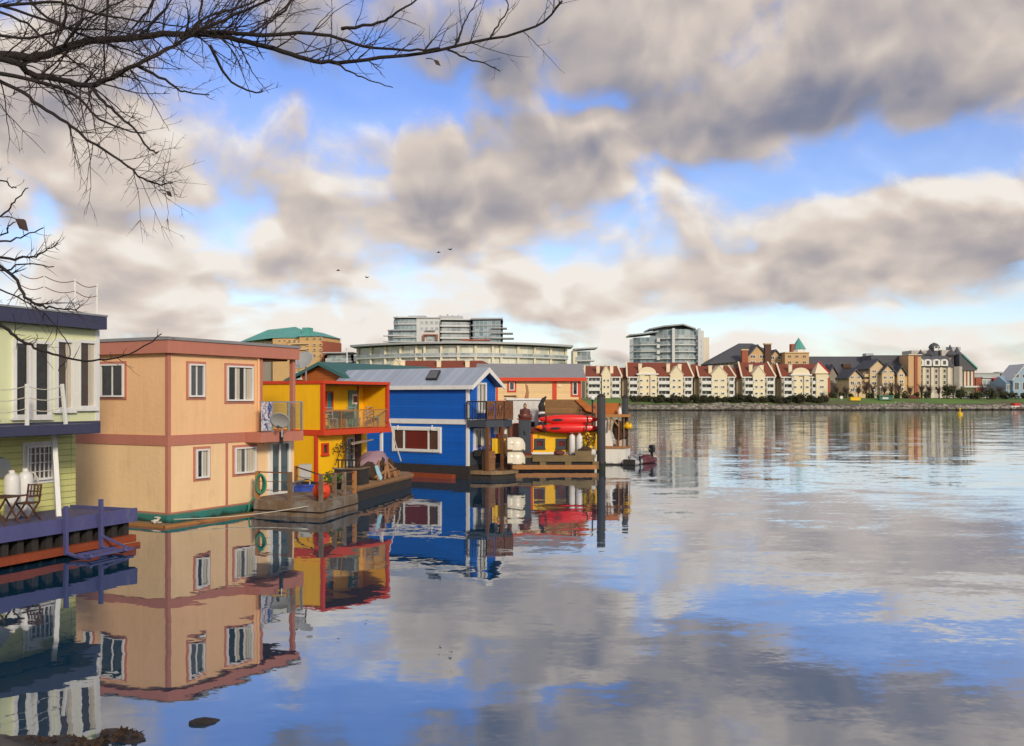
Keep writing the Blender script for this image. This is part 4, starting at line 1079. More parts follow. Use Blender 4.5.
m = MB(); lump(m,(0,0,.2),(.2,.16,.24),8,.4); m.build('sack', 'white_weathered', t, True); MB().tube([(-.05,0,.4),(0,0,.47),(.06,0,.4)],.02,5).build('tie','rope_white',t)
t = Fr('rope_coil', 'small dark red coil hanging under the kayaks left of the cabin windows', 'coil', 561, 52.6, 0, z=zdk)
m = MB(); lump(m,(0,0,.14),(.3,.2,.16),4,.5); m.build('coil', 'statue_brown', t); MB().bar((-.3,-.1,.02),(.4,-.1,.04),.1).build('board','drift_wood',t)
# dark locker with a statue on it
F = Fr('deck_locker', 'tall slate grey locker with a dark red frame between white hulls and yellow cabin', 'locker', 519, 52.6, 1.5, z=zdk)
x2 = F.R(531); h = WZ(418.5,52.6)-zdk
MB().box(0,x2,0,.7,.0,h-.07).build('body', 'slate_panel', F)
MB().box(.06,x2-.06,-.035,-.002,.15,h-.12).build('door', 'slate_panel', F)
MB().box(-.07,x2+.07,-.05,.76,h-.068,h).build('top', 'curtain_red', F)
MB().box(-.06,x2+.06,-.06,-.001,0,.11).build('plinth', 'curtain_red', F)
MB().ell((x2*.5,-.05,h*.62),(.09,.03,.16),10,8).build('handle', 'dark_metal', F)
t = Fr('seated_statue', 'small brown seated statue on top of the slate grey locker', 'statue', 525, 52.9, 0, z=zdk+h)
m = MB().lathe([(.34,0),(.37,.08),(.33,.16),(.25,.24),(.21,.38),(.22,.46),(.12,.55),(.07,.58)], n=16)
m.ell((-.26,-.06,.14),(.14,.13,.12),8,6).ell((.26,-.06,.14),(.14,.13,.12),8,6).ell((-.22,-.02,.36),(.08,.09,.18),8,6).ell((.22,-.02,.36),(.08,.09,.18),8,6)
m.build('robe', 'statue_brown', t, True)
hd = MB().ell((0,-.01,.67),(.095,.10,.125),12,10).ell((0,-.105,.66),(.02,.025,.03),6,5).build('head', 'statue_face', t, True)
MB().ell((0,.02,.73),(.10,.10,.09),10,8).ell((0,.02,.83),(.04,.04,.04),8,6).build('hair', 'statue_brown', hd, True)
MB().ell((0,-.24,.18),(.13,.08,.05),8,6).build('hands', 'statue_face', t, True)
t = Fr('carved_post', 'dark carved post with pale bands beside the white cabin', 'carved post', 541.5, 55.5, 0, z=.4)
h = WZ(396.5,55.5)-.4
MB().lathe([(.16,0),(.15,h*.5),(.19,h*.55),(.14,h*.62),(.2,h*.70),(.15,h*.78),(.21,h*.84),(.13,h*.9)], n=12).build('shaft', 'dark_timber', t)
MB().tube([(0,0,h*.88),(.1,0,h*.95),(.28,-.02,h)],[.13,.12,.04],8).build('beak', 'dark_timber', t)
MB().lathe([(.2,h*.72),(.205,h*.76)], n=12).lathe([(.19,h*.6),(.195,h*.63)], n=12).lathe([(.17,h*.52),(.2,h*.545)],n=12).build('band', 'white_paint', t)
t = Fr('lamp_post', 'slim black lamp post with a white globe beside the tall dark piling', 'lamp post', 592.5, 54.4, 0, z=zc+.165)
h = WZ(401,54.4)-zc-.165
MB().tube([(0,0,0),(0,0,h)],.045,8).build('post', 'dark_metal', t); MB().lathe([(.06,h),(.1,h+.04),(.06,h+.06)],n=10).build('collar','dark_metal',t)
MB().ell((0,0,h+.17),(.14,.14,.14),14,10).build('globe', 'white_paint', t, True)
# pilings
def piling(px, Y, ptop, r, label):
    t = Fr('mooring_piling', label, 'piling', px, Y, 0)
    h = WZ(ptop, Y)
    MB().lathe([(r*1.04,-2),(r*1.02,0),(r,h*.5),(r*.97,h-.12)], n=18).build('shaft', 'piling_dark', t, True)
    MB().lathe([(r*1.0,h-.118),(r*1.02,h-.05),(r*.55,h+.05),(.02,h+.07)], n=18).build('cap', 'dark_timber', t)
    MB().lathe([(r*1.12,.35),(r*1.16,.42),(r*1.12,.5)], n=18).build('hoop', 'dark_metal', t)
    return t
piling(601.2, 52.3, 395, .235, 'thick dark piling in front of the red kayak tips')
piling(625.2, 57.5, 396, .19, 'thinner dark piling behind the white houseboat stern')

# ================================================================ houseboat at the end of the row
F = Fr('houseboat', 'cream houseboat with a tan canopy and rust screen between two dark pilings', 'houseboat', 604, 57.0, -4, group=G)
x2 = F.R(631)
zh = F.z(448.5)
m = MB().prism([(-.6,-.1),(x2*.78,-.1),(x2,.9),(x2*.8,2.4),(-.6,2.4)], .08, zh); m.build('hull', 'white_gelcoat', F)
MB().prism([(-.62,-.16),(x2*.79,-.16),(x2*1.04,.9),(x2*.82,2.46),(-.62,2.46)], zh+.003, zh+.14).build('gunwale', 'drift_wood', F)
MB().prism([(-.6,-.08),(x2*.76,-.08),(x2*.96,.9),(x2*.78,2.3),(-.6,2.3)], -.3, .078).build('boot_top', 'dark_timber', F)
MB().yprism([(-.6,zh+.143),(.55,zh+.143),(.2,F.z(418)),(-.6,F.z(418))], .2, 2.0).build('cabin', 'white_gelcoat', F)
zcan = F.z(417)
MB().prism([(-.7,-.25),(x2*.98,-.2),(x2*1.02,2.0),(-.7,2.1)], zcan, zcan+.16).build('canopy', 'fresh_wood', F)
MB().box(-.7,x2*.62,.9,.97,zcan+.165,F.z(403)).build('rust_screen', 'rust_screen', F)
m = MB()
for x in (x2*.55,x2*.74,x2*.95): m.bar((x,-.05,zh+.14),(x,-.05,zcan),.05)
m.build('canopy_post', 'drift_wood', F)
MB().bar((x2*.25,-.1,zcan-.02),(x2*.55,-.1,zcan-.55),.10).bar((x2*.25,-.1,zcan-.02),(x2*.2,-.1,zcan-.8),.10).build('brace', 'drift_wood', F)
MB().box(x2*.45,x2*.8,.1,.8,zh+.143,zh+.55).build('locker', 'curtain_cream', F)
m = MB(); lump(m,(x2*.62,.3,zh+1.0),(.42,.3,.62),6,.4); m.build('bagged_sail', 'brown_net', F)
m = MB(); lump(m,(x2*.86,.1,zh+1.35),(.34,.2,.20),2,.4); m.build('yellow_bag', 'bright_yellow', F)
MB().box(x2*.5,x2*.56,-.03,.03,zh+.143,zh+.62).build('post_box','rust_beam',F)
t = Fr('deck_lantern', 'small white lantern standing on the tan houseboat canopy', 'lantern', 619.8, 57.4, 0, z=zcan+.16)
MB().lathe([(.1,0),(.12,.04),(.12,.22),(.06,.34),(.02,.38)], n=10).build('body', 'white_paint', t); MB().lathe([(.03,.38),(.05,.42),(.02,.45)],n=8).build('cap','white_paint',t)
def outboard(t, x, y, z, s, m1='motor_grey'):
    o = MB().xprism([(-.14*s,.35*s),(.14*s,.35*s),(.2*s,.6*s),(.14*s,.85*s),(-.1*s,.88*s),(-.2*s,.6*s)], -.16*s, .16*s)
    o.v = [(v[0]+x, v[1]+y, v[2]+z) for v in o.v]; b = o.build('outboard_motor', m1, t)
    MB().box(x-.06*s,x+.06*s,y-.08*s,y+.08*s,z-.35*s,z+.345*s).build('motor_leg', 'dark_metal', b)
    MB().bar((x,y-.1*s,z+.45*s),(x-.5*s,y-.12*s,z+.55*s),.05*s).build('tiller', 'dark_metal', b)
def dinghy(px, Y, yaw, L_, w, tube, mt_, label, cover=None):
    t = Fr('dinghy', label, 'dinghy', px, Y, yaw)
    pts = [(-L_/2,-w),(L_*.15,-w),(L_*.38,-w*.7),(L_/2,0),(L_*.38,w*.7),(L_*.15,w),(-L_/2,w)]
    MB().tube([(a,b,tube*.75+.12*max(0,a/L_)) for a,b in pts],[tube*.8]+[tube]*5+[tube*.8],10).build('tube', mt_, t, True)
    MB().prism(pts, .02, .10).build('floor', 'black_rubber', t)
    MB().box(-.14,.14,-w*.9,w*.9,tube*1.3,tube*1.3+.05).build('thwart', 'drift_wood', t)
    MB().box(-L_/2-.03,-L_/2+.03,-w,w,.02,tube*2).build('transom', 'dark_timber', t)
    if cover:
        m = MB(); lump(m,(L_*.05,0,tube*1.5),(L_*.34,w*.85,.30),4,.35); m.build('cover', cover, t, True)
    return t
t = dinghy(634, 57.6, 68, 2.2, .36, .17, 'motor_grey', 'grey dinghy with an outboard motor beside the houseboat stern', 'motor_grey')
outboard(t, -.55, -.5, .25, .8, 'motor_grey'); 
t = dinghy(645, 58.6, 52, 1.9, .36, .17, 'dinghy_maroon', 'dark maroon inflatable dinghy floating at the end of the row', 'dinghy_maroon')
outboard(t, .85, 0, .3, .9, 'dark_metal')
m = MB(); m.tube([(-.2,0,.7),(-.15,.0,.95),(.2,0,1.0),(.6,0,.8)],.03,6); m.build('roll_bar', 'motor_grey', t)
# ================================================================ far shore
SH = [(-900,300),(-400,300),(100,303),(185,318),(260,345),(300,372),(420,480),(620,640),(1200,900)]
def shoreY(X):
    X0 = X
    for (a,ya),(b,yb) in zip(SH, SH[1:]):
        if a <= X <= b: return ya+(yb-ya)*(X-a)/(b-a)
    return SH[0][1] if X < SH[0][0] else SH[-1][1]
def shoreX(px):
    lo, hi = -880.0, 1190.0
    for _ in range(50):
        m_ = (lo+hi)/2
        if m_*FP - (px-CX)*shoreY(m_) < 0: lo = m_
        else: hi = m_
    return lo
# land sheet: bank profile then level ground to the horizon
prof = [(-4,-1.5),(0,-.1),(3,.9),(7,1.9),(10,2.7),(16,3.5),(24,3.95),(60,4.0),(400,4.3),(3000,6),(8000,8)]
m = MB(); xs = [-5000,-2500]+[-900+15*k for k in range(140)]+[1600,3000,5000]
for X in xs:
    y0 = shoreY(max(-900,min(1200,X)))
    for d, z in prof:
        j = mnoise.noise((X*.05, d*.2, 3))*(1.2 if 0 < d < 20 else 0)
        m.v.append((X, y0+d+j*1.5, z + (j*.25 if d > 0 else 0)))
n_ = len(prof)
for i in range(len(xs)-1):
    for j in range(n_-1): m.f.append((i*n_+j,(i+1)*n_+j,(i+1)*n_+j+1,i*n_+j+1))
def bank_mat():
    mm = bpy.data.materials.new('bank'); mm.use_nodes = True; nt = mm.node_tree; N.nt = nt
    b = nt.nodes['Principled BSDF']; g = nt.nodes.new('ShaderNodeNewGeometry'); P = N(g.outputs['Position']); x, y, z = split(P)
    n1 = fbm(P, .12, 5, .6); n2 = fbm(P, .7, 4, .6)
    grass = mixc(n1, (.06,.14,.02), (.15,.26,.04)); soil = mixc(n2, (.05,.045,.035), (.14,.12,.10))
    earth = mixc(smooth(fbm(P, .06, 5, .65), .48, .62)*.75, grass, (.10,.085,.04))
    link(mixc(smooth(z + (n2-.5)*1.4, 1.7, 2.5), soil, earth), b.inputs['Base Color']); b.inputs['Roughness'].default_value = .9
    M['bank'] = mm
bank_mat()
tag(m.build('terrain', 'bank'), 'grassy far bank rising from the water', kind='structure')
# riprap boulders along the waterline
rb = random.Random(11); m = MB()
def rock(m, c, r, rn, nu=6, nv=4):
    i = len(m.v); m.ell(c, (r*rn.uniform(.8,1.5), r*rn.uniform(.7,1.2), r*rn.uniform(.55,.95)), nu, nv)
    sx = rn.random()*99
    for k in range(i, len(m.v)):
        v = Vector(m.v[k])-Vector(c); v *= 1 + .5*mnoise.noise((v.x*1.1/r+sx, v.y*1.1/r, v.z*1.1/r)); m.v[k] = (c[0]+v.x, c[1]+v.y, c[2]+v.z)
for k in range(3400):
    px = rb.uniform(560, 1060); X = shoreX(px); d = rb.random()**1.3*(4.6+3.4*mnoise.noise((X*.035,2,5))+1.6*mnoise.noise((X*.2,7,1)))
    z = .25 + d*.28; r = rb.uniform(.3,.75)*(1.3 if d < 3 else 1)
    rock(m, (X+rb.uniform(-1,1), shoreY(X)+d, z), r, rb)
tag(m.build('riprap_rocks', 'riprap'), 'grey boulders lining the far waterline', 'rocks', kind='stuff')

def fbuild(name, label, cat, px, Y, yaw=0, group=None): return Fr(name, label, cat, px, Y, yaw, z=3.7, group=group)
def XZ(F, px, py, dy=0): return WX(px, F.Y+dy)-F.X, WZ(py, F.Y+dy)-F.z0
def small_win(F, px0, py0, px1, py1, dy=0, frame='rail_white', glass='opening_dark', name='window', muntin=True):
    """window on a facade that faces the water (local y = dy)"""
    x0, z1 = XZ(F, px0, py0, dy); x1, z0 = XZ(F, px1, py1, dy); fw = min(.18, (x1-x0)*.16)
    f = MB().box(x0,x0+fw,dy-.12,dy-.005,z0,z1).box(x1-fw,x1,dy-.12,dy-.005,z0,z1).box(x0+fw,x1-fw,dy-.12,dy-.005,z1-fw,z1).box(x0+fw,x1-fw,dy-.12,dy-.005,z0,z0+fw)
    if muntin and x1-x0 > 1.2: f.box((x0+x1)/2-.06,(x0+x1)/2+.06,dy-.10,dy-.005,z0+fw,z1-fw)
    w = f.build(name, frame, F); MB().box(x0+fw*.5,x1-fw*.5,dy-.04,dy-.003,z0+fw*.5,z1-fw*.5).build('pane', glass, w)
def balcony(F, px0, px1, py_floor, py_top, dy=0, depth=1.5, rail='rail_white', posts=True):
    """a balcony: dark opening with door frames behind, slab, rail"""
    x0, zf = XZ(F, px0, py_floor, dy); x1, zt = XZ(F, px1, py_top, dy)
    b = MB().box(x0-.1,x1+.1,dy-depth,dy-.004,zf-.22,zf).build('balcony', rail, F)
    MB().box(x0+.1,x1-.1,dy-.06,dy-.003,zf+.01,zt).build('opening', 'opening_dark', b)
    r = MB().box(x0-.08,x1+.08,dy-depth-.02,dy-depth+.05,zf+.75,zf+.95).box(x0-.06,x1+.06,dy-depth,dy-depth+.03,zf+.02,zf+.74)
    k = x0
    while k < x1: r.box(k-.04,k+.04,dy-depth-.01,dy-depth+.04,zf,zf+.75); k += 1.3
    if posts: r.box(x0-.12,x0+.12,dy-depth,dy-depth+.2,zf,zt+.15).box(x1-.12,x1+.12,dy-depth,dy-depth+.2,zf,zt+.15)
    r.build('railing', rail, b)
    f = MB(); n_ = max(2, int((x1-x0)/1.3)); 
    for k in range(n_+1): f.box(x0+(x1-x0)*k/n_-.08,x0+(x1-x0)*k/n_+.08,dy-.11,dy-.061,zf+.01,zt)
    f.box(x0-.12,x1+.12,dy-.115,dy-.055,zt-.02,zt+.12)
    f.build('frame', rail, b)

# ---------------------------------------------------------------- red roofed waterfront condominiums
CONDO = 'red roofed waterfront condominiums'
FL = [(396.8,391.2),(390.2,384.6),(383.6,378.2)]
def condo(px0, px1, label, gables=(), bays=(), chim=(), balc=(), ridge=363, Y=338, eave=376.8, depth=15, link=None, roof_px=None):
    F = fbuild('condominium', label, 'condominium', px0, Y, 0, CONDO)
    x1, ze = XZ(F, px1, eave); xm, zr = XZ(F, px0, ridge, depth/2)
    r0, r1 = (XZ(F, roof_px[0], 0)[0], XZ(F, roof_px[1], 0)[0]) if roof_px else (1.6, x1-1.6)
    r0, r1 = .6, x1-.6
    MB().box(0,x1,0,depth,0,ze).build('wall', 'condo_beige', F)
    rf = MB()
    i = len(rf.v); o = .7
    a = [(-.2,-o,ze-.1),(x1+.2,-o,ze-.1),(x1+.2,depth+o,ze-.1),(-.2,depth+o,ze-.1),(r0,depth/2,zr),(r1,depth/2,zr)]
    rf.v += a; rf.f += [(0,1,5,4),(1,2,5),(2,3,4,5),(3,0,4),(3,2,1,0)]
    rf = rf.build('roof', 'tile_red', F)
    MB().box(-.25,x1+.25,-o-.12,-o-.01,ze-.35,ze+.02).build('gutter', 'rail_white', rf)
    # gable end parapets
    MB().bar((-.25,-o,ze+.1),(r0-.1,depth/2,zr+.2),.55,.35).build('parapet', 'condo_cream', F); MB().bar((x1+.25,-o,ze+.1),(r1+.1,depth/2,zr+.2),.55,.35).build('parapet', 'condo_cream', F)
    for (p0, p1, apex) in gables:
        g0, _ = XZ(F,p0,0,-1.4); g1, _ = XZ(F,p1,0,-1.4); zt = XZ(F,p0,eave-1.5,-1.4)[1]; za = XZ(F,p0,apex,-1.4)[1]
        MB().box(g0,g1,-1.4,-.002,0,zt).yprism([(g0-.25,zt),(g1+.25,zt),((g0+g1)/2,za)],-1.4,.2).build('gable_bay', 'condo_cream', F)
        MB().yprism([(g0-.3,zt+.05),((g0+g1)/2,za+.1),(g1+.3,zt+.05),(g1+.3,zt+.3),((g0+g1)/2,za+.35),(g0-.3,zt+.3)],-1.6,5).build('gable_roof', 'condo_cream', F)
        for (pb, pt) in FL:
            w = p1-p0
            for f0 in (.14,.58): small_win(F, p0+w*f0, pt+1, p0+w*(f0+.27), pb-1.8, -1.4)
    for (p0, p1, top) in bays:
        g0, _ = XZ(F,p0,0,-1.4); g1, zt = XZ(F,p1,top,-1.4); gm = (g0+g1)/2
        MB().prism([(g0,-.002),(g0,-1.0),(g0+.8,-1.5),(gm-1,-1.5),(gm-1,-.9),(gm+1,-.9),(gm+1,-1.5),(g1-.8,-1.5),(g1,-1.0),(g1,-.002)],0,zt).build('bay', 'condo_cream', F)
        MB().box(g0-.5,g1+.5,-1.8,2,zt+.003,zt+.5).build('cornice', 'rail_white', F)
        MB().yprism([(gm+3.1*math.cos(math.pi*k/10), zt+.503+2.3*math.sin(math.pi*k/10)) for k in range(11)],-1.3,.5).build('pediment', 'condo_cream', F)
        for (pb, pt) in FL:
            w = p1-p0
            for f0 in (.06,.72): small_win(F, p0+w*f0, pt+1.2, p0+w*(f0+.2), pb-1.8, -1.5, muntin=False)
            small_win(F, p0+w*.44, pt+1, p0+w*.56, pb-1.6, -.9, muntin=False)
    for px, pt in chim:
        x, z = XZ(F,px,pt,2.5)
        c = MB().box(x-.6,x+.6,2,3,ze-.2,z).build('chimney', 'condo_cream', F); MB().box(x-.7,x+.7,1.85,3.15,z+.003,z+.3).build('cap', 'rail_white', c)
    for (p0, p1) in balc:
        for (pb, pt) in FL: balcony(F, p0, p1, pb, pt)
    if link:
        x0, z = XZ(F, link[0], 371, 5); x1_, zt = XZ(F, link[1], 366, 5)
        MB().box(x0,x1_,2.2,12,0,ze-.3).build('link_wall', 'condo_beige', F)
        MB().poly([(x0-.3,1.8,ze-.29),(x1_+.3,1.8,ze-.29),(x1_+.3,depth/2,zr-.6),(x0-.3,depth/2,zr-.6)]).poly([(x0-.3,1.8,ze-.6),(x0-.3,depth/2,zr-.9),(x1_+.3,depth/2,zr-.9),(x1_+.3,1.8,ze-.6)]).poly([(x0-.3,1.8,ze-.6),(x1_+.3,1.8,ze-.6),(x1_+.3,1.8,ze-.29),(x0-.3,1.8,ze-.29)]).build('link_roof', 'tile_red', F)
    return F
condo(585,621,'leftmost red roofed cream condominium with a small central gable',gables=[(602,610.5,366)],chim=[(598,366),(611.5,366)],balc=[(588,600),(611.5,619.5)],ridge=366,link=(621.3,627),roof_px=(594,616))
condo(627.5,692.5,'widest red roofed condominium with a round pediment bay and a gable',gables=[(670.5,683,366.5)],bays=[(638,657,374.8)],chim=[(640,364.5),(668,364.5),(679.5,365)],balc=[(629,637),(658,669.5),(684,691.5)],ridge=362.5,link=(692.8,698.7),roof_px=(632,687))
condo(699,734.5,'middle red roofed condominium with one gable bay, right of the widest block',gables=[(712,727,366.5)],chim=[(710,366.5),(721,366.5)],balc=[(701,711),(728,733.5)],ridge=366,link=(734.8,741.7),roof_px=(703,731))
condo(742,774.5,'red roofed condominium with a gable bay under the tan gabled building',gables=[(753,765,366.5)],chim=[(750.5,365.5),(761.5,366)],balc=[(744,752.5),(766,773.5)],ridge=362.5,link=(774.8,780.8),roof_px=(739,770))
F = condo(781,827,'rightmost red roofed condominium with a pediment bay and a pointed corner tower',bays=[(792,810.5,375.5)],chim=[(790,365.5)],balc=[(783,791),(811,815)],ridge=364,roof_px=(781.5,812))
x0, zt = XZ(F,816,373.5,-1.6); x1, _ = XZ(F,827.5,0,-1.6); za = XZ(F,0,361.5,-1)[1]; xm = (x0+x1)/2
tw = MB().box(x0,x1,-1.8,3,0,zt).build('corner_tower', 'condo_cream', F)
m = MB(); b_ = [(x0-.6,-2.4,zt+.003),(x1+.6,-2.4,zt+.003),(x1+.6,3.6,zt+.003),(x0-.6,3.6,zt+.003),(xm-.6,.3,za)]
m.v += b_; m.f += [(0,1,4),(1,2,4),(2,3,4),(3,0,4),(3,2,1,0)]; m.build('spire', 'condo_cream', tw)
MB().bar(b_[1],b_[4],.5).build('spire_edge','bright_red',tw)
for pb, pt in FL: small_win(F, 819.5, pt+1, 824, pb-1.8, -1.8)
MB().box(x1,x1+1.6,0,8,0,7.5).build('side_wing', 'red_brick', F)
# lower end of the row, seen over the blue roof
F = fbuild('condominium','long red tiled condominium roof with cream pilasters seen over the blue house','condominium',401,352,0,CONDO)
x1 = XZ(F,506,0)[0]; ze = XZ(F,0,372)[1]; zr = XZ(F,0,360.5,6)[1]
MB().box(-1,x1,0,13,0,ze).build('wall','condo_cream',F)
m = MB(); m.v += [(-1.5,-.8,ze),(x1,-.8,ze),(x1,13,ze),(-1.5,13,ze),(1,6.5,zr),(x1-9,6.5,zr)]; m.f += [(0,1,5,4),(1,2,5),(2,3,4,5),(3,0,4),(3,2,1,0)]
m.build('roof','tile_red',F)
for px in (403,439,467.5):
    x, z = XZ(F,px,361,3); c = MB().box(x-.8,x+.8,2.2,3.8,ze,z).build('chimney','condo_cream',F); MB().box(x-1,x+1,2,4,z+.003,z+.3).build('cap','rail_white',c)
F = fbuild('condominium','cream gabled condominium end beside the teal house roof','condominium',391.5,350,0,CONDO)
x1 = XZ(F,400.5,0)[0]; zt = XZ(F,0,366)[1]; za = XZ(F,0,359.5)[1]
MB().box(0,x1,0,10,0,zt).yprism([(0,zt),(x1,zt),(x1/2,za)],0,10).build('wall','condo_cream',F)
MB().yprism([(-.3,zt-.1),(x1/2,za+.1),(x1+.3,zt-.1),(x1+.3,zt+.25),(x1/2,za+.5),(-.3,zt+.25)],-.3,10).build('roof','condo_cream',F)
small_win(F,394.5,366.5,397.5,369)

# ---------------------------------------------------------------- curved glass buildings
def arc(F, px0, px1, bulge, n=18, skew=0.0):
    x0, x1 = XZ(F,px0,0)[0], XZ(F,px1,0)[0]
    return [(x0+(x1-x0)*k/n, -bulge*(1-(2*k/n-1)**2) + skew*(k/n)) for k in range(n+1)]
def off(pts, d, ext=0.0):
    c = (sum(p[0] for p in pts)/len(pts)); return [(p[0]+(p[0]-c)*ext, p[1]-d) for p in pts]
def floors(F, pts, zs, depth, glass, slab, slab_t=.5, out=1.2, rail=True, cols=0, col_mat='slab_white', back=None):
    """glazed floors between slabs; zs = floor heights bottom to top"""
    yb = depth
    for a, b in zip(zs, zs[1:]):
        MB().prism(pts+[(pts[-1][0],yb),(pts[0][0],yb)], a+.003, b-slab_t-.003).build('glazing', glass, F)
    for z in zs[1:-1]:
        o = off(pts,out,.02)
        s_ = MB().prism(o+[(o[-1][0],yb),(o[0][0],yb)], z-slab_t, z).build('balcony_slab', slab, F)
        if rail:
            r = MB()
            for p, q in zip(o, o[1:]): r.bar((p[0],p[1]+.15,z+.5),(q[0],q[1]+.15,z+.5),.06,.9)
            r.build('railing', 'curtain_glass', s_)
            r = MB()
            for p, q in zip(o, o[1:]): r.bar((p[0],p[1]+.1,z+1.02),(q[0],q[1]+.1,z+1.02),.12,.12)
            r.build('rail_cap', 'slab_white', s_)
    if cols:
        for k in range(cols):
            p = pts[int((k+.5)*len(pts)/cols)]
            MB().box(p[0]-.45,p[0]+.45,p[1]-out*.9,p[1]-.05,zs[0],zs[-1]-slab_t-.01).build('column', col_mat, F)
def roof_slab(F, pts, z, depth, out, t=.5, mat_='slab_grey', ext=.03, name='roof'):
    o = off(pts,out,ext); return MB().prism(o+[(o[-1][0],depth+1),(o[0][0],depth+1)], z+.003, z+t).build(name, mat_, F)
# low crescent
F = fbuild('crescent_building','long low crescent apartment building with pale glass front and thin flat roof','apartment building',352,395,0)
pts = arc(F,358,566,26,26); zs = [0]+[XZ(F,0,p,-18)[1] for p in (376,366.5,356.5,345)]
floors(F, pts, zs, 14, 'curtain_glass_pale', 'slab_white', .55, 1.3, True, 15, 'slab_cream')
roof_slab(F, pts, zs[-1], 14, 3.2, .8, 'slab_grey', .065)
# wedge tower right of it
F = fbuild('corner_tower','small white balconied tower with a projecting flat roof right of the crescent','apartment building',575,372,0)
pts = [(0,0),(XZ(F,590,0)[0],-2)]; zs = [0]+[XZ(F,0,p)[1] for p in (376,368,360,350)]
floors(F, pts, zs, 12, 'curtain_glass', 'slab_white', .6, 1.6, True)
MB().box(-.8,.8,-1.5,12,0,zs[-1]).build('pier','slab_cream',F)
x1 = XZ(F,597,0)[0]
for z in zs[1:-1]: MB().box(pts[1][0]+.02,x1-1,-2,6,z-.5,z).build('balcony','slab_white',F)
MB().poly([(-.5,-3,zs[-1]),(x1,-3.5,zs[-1]+.5),(x1,10,zs[-1]+.5),(-.5,12,zs[-1])]).poly([(-.5,-3,zs[-1]+.5),(x1,-3.5,zs[-1]+1.0),(x1,10,zs[-1]+1.0),(-.5,12,zs[-1]+.5)]).poly([(-.5,-3,zs[-1]),(x1,-3.5,zs[-1]+.5),(x1,-3.5,zs[-1]+1.0),(-.5,-3,zs[-1]+.5)]).build('roof','slab_grey',F)
# stepped tower behind the crescent
F = fbuild('stepped_tower','stepped glass apartment tower rising behind the crescent building','apartment building',385,440,0)
def X_(p): return XZ(F,p,0)[0]
def Z_(p): return XZ(F,0,p)[1]
MB().box(X_(388),X_(505),1,16,0,Z_(344)).build('podium','slab_grey',F)
floors(F,[(X_(388),1),(X_(394),-2),(X_(417),-3)],[Z_(344),Z_(337),Z_(330.5)],14,'curtain_glass_blue','slab_white',.5,1.2)
floors(F,[(X_(394),-.5),(X_(399),-2.5),(X_(417),-3)],[Z_(330.5),Z_(324),Z_(318.5)],14,'curtain_glass_blue','slab_white',.5,1.0)
roof_slab(F,[(X_(388),1),(X_(394),-2),(X_(417),-3)],Z_(330.5)-.3,14,1.6,.5,'slab_grey')
roof_slab(F,[(X_(394),-.5),(X_(399),-2.5),(X_(417),-3)],Z_(318.5),14,1.4,.6,'slab_white')
for p in (341.5,335.8): MB().box(X_(384),X_(416),-4.2,0,Z_(p)-.35,Z_(p)).build('balcony_slab','slab_white',F)
MB().box(X_(417.2),X_(441),-3.6,14,Z_(344),Z_(319)).build('wall','slab_white',F)
MB().box(X_(416.8),X_(441.4),-4.2,14,Z_(319)+.003,Z_(318)).build('roof','slab_grey',F)
for py0, py1 in ((321,324.5),(327,330.5)): 
    for k in range(4): small_win(F,420+k*5,py0,423.6+k*5,py1,-3.6,'slab_white','curtain_glass',muntin=False)
b = MB()
x0,x1,z0,z1 = X_(424),X_(438.5),Z_(341),Z_(335)
b.box(x0,x1,-5.4,-3.62,z1-.4,z1).box(x0,x0+.7,-5.4,-3.62,z0,z1-.41).box(x1-.8,x1,-5.4,-3.62,z0,z1-.41).build('red_balcony','red_brick',F)
MB().box(x0+1.5,x1-.9,-3.9,-3.62,z0+.1,z1-.5).build('opening','curtain_glass',F)
MB().box(X_(426),X_(436),-5.0,-3.62,Z_(331.4),Z_(330.6)).build('balcony_slab','slab_grey',F)
floors(F,[(X_(441.2),-2.5),(X_(472),-1)],[Z_(344),Z_(337.5),Z_(331.5),Z_(325.5),Z_(320.5)],14,'curtain_glass','slab_white',.8,1.4,True,7,'slab_white')
roof_slab(F,[(X_(441.2),-2.5),(X_(472),-1)],Z_(320.5),14,1.6,.6,'slab_white')
floors(F,[(X_(472.2),-4),(X_(502),-5.5)],[Z_(344),Z_(337.5),Z_(331.5),Z_(325.5),Z_(320.3)],14,'curtain_glass_blue','slab_grey',.5,.4,False,8,'slab_white')
roof_slab(F,[(X_(472.2),-4),(X_(502),-5.5)],Z_(320.3),14,1.2,.7,'slab_grey',.06)
for p, q in ((328.5,507),(333.5,513),(338.5,514)): MB().box(X_(492),X_(q),-6.8,3,Z_(p)-.4,Z_(p)).build('balcony_slab','slab_grey',F)
for p0,p1,py in ((408,425,315.2),(438,462,315.5)): MB().box(X_(p0),X_(p1),2,9,Z_(320),Z_(py)).build('plant_room','slab_grey',F)
for px in (440,447,452,458): MB().box(X_(px)-.4,X_(px)+.4,3,4,Z_(316),Z_(313.5+(px % 3)*.5)).build('roof_vent','slab_grey',F)
MB().box(X_(462),X_(490),-5.8,-4.2,Z_(341.4),Z_(340)).build('red_planter','red_brick',F)
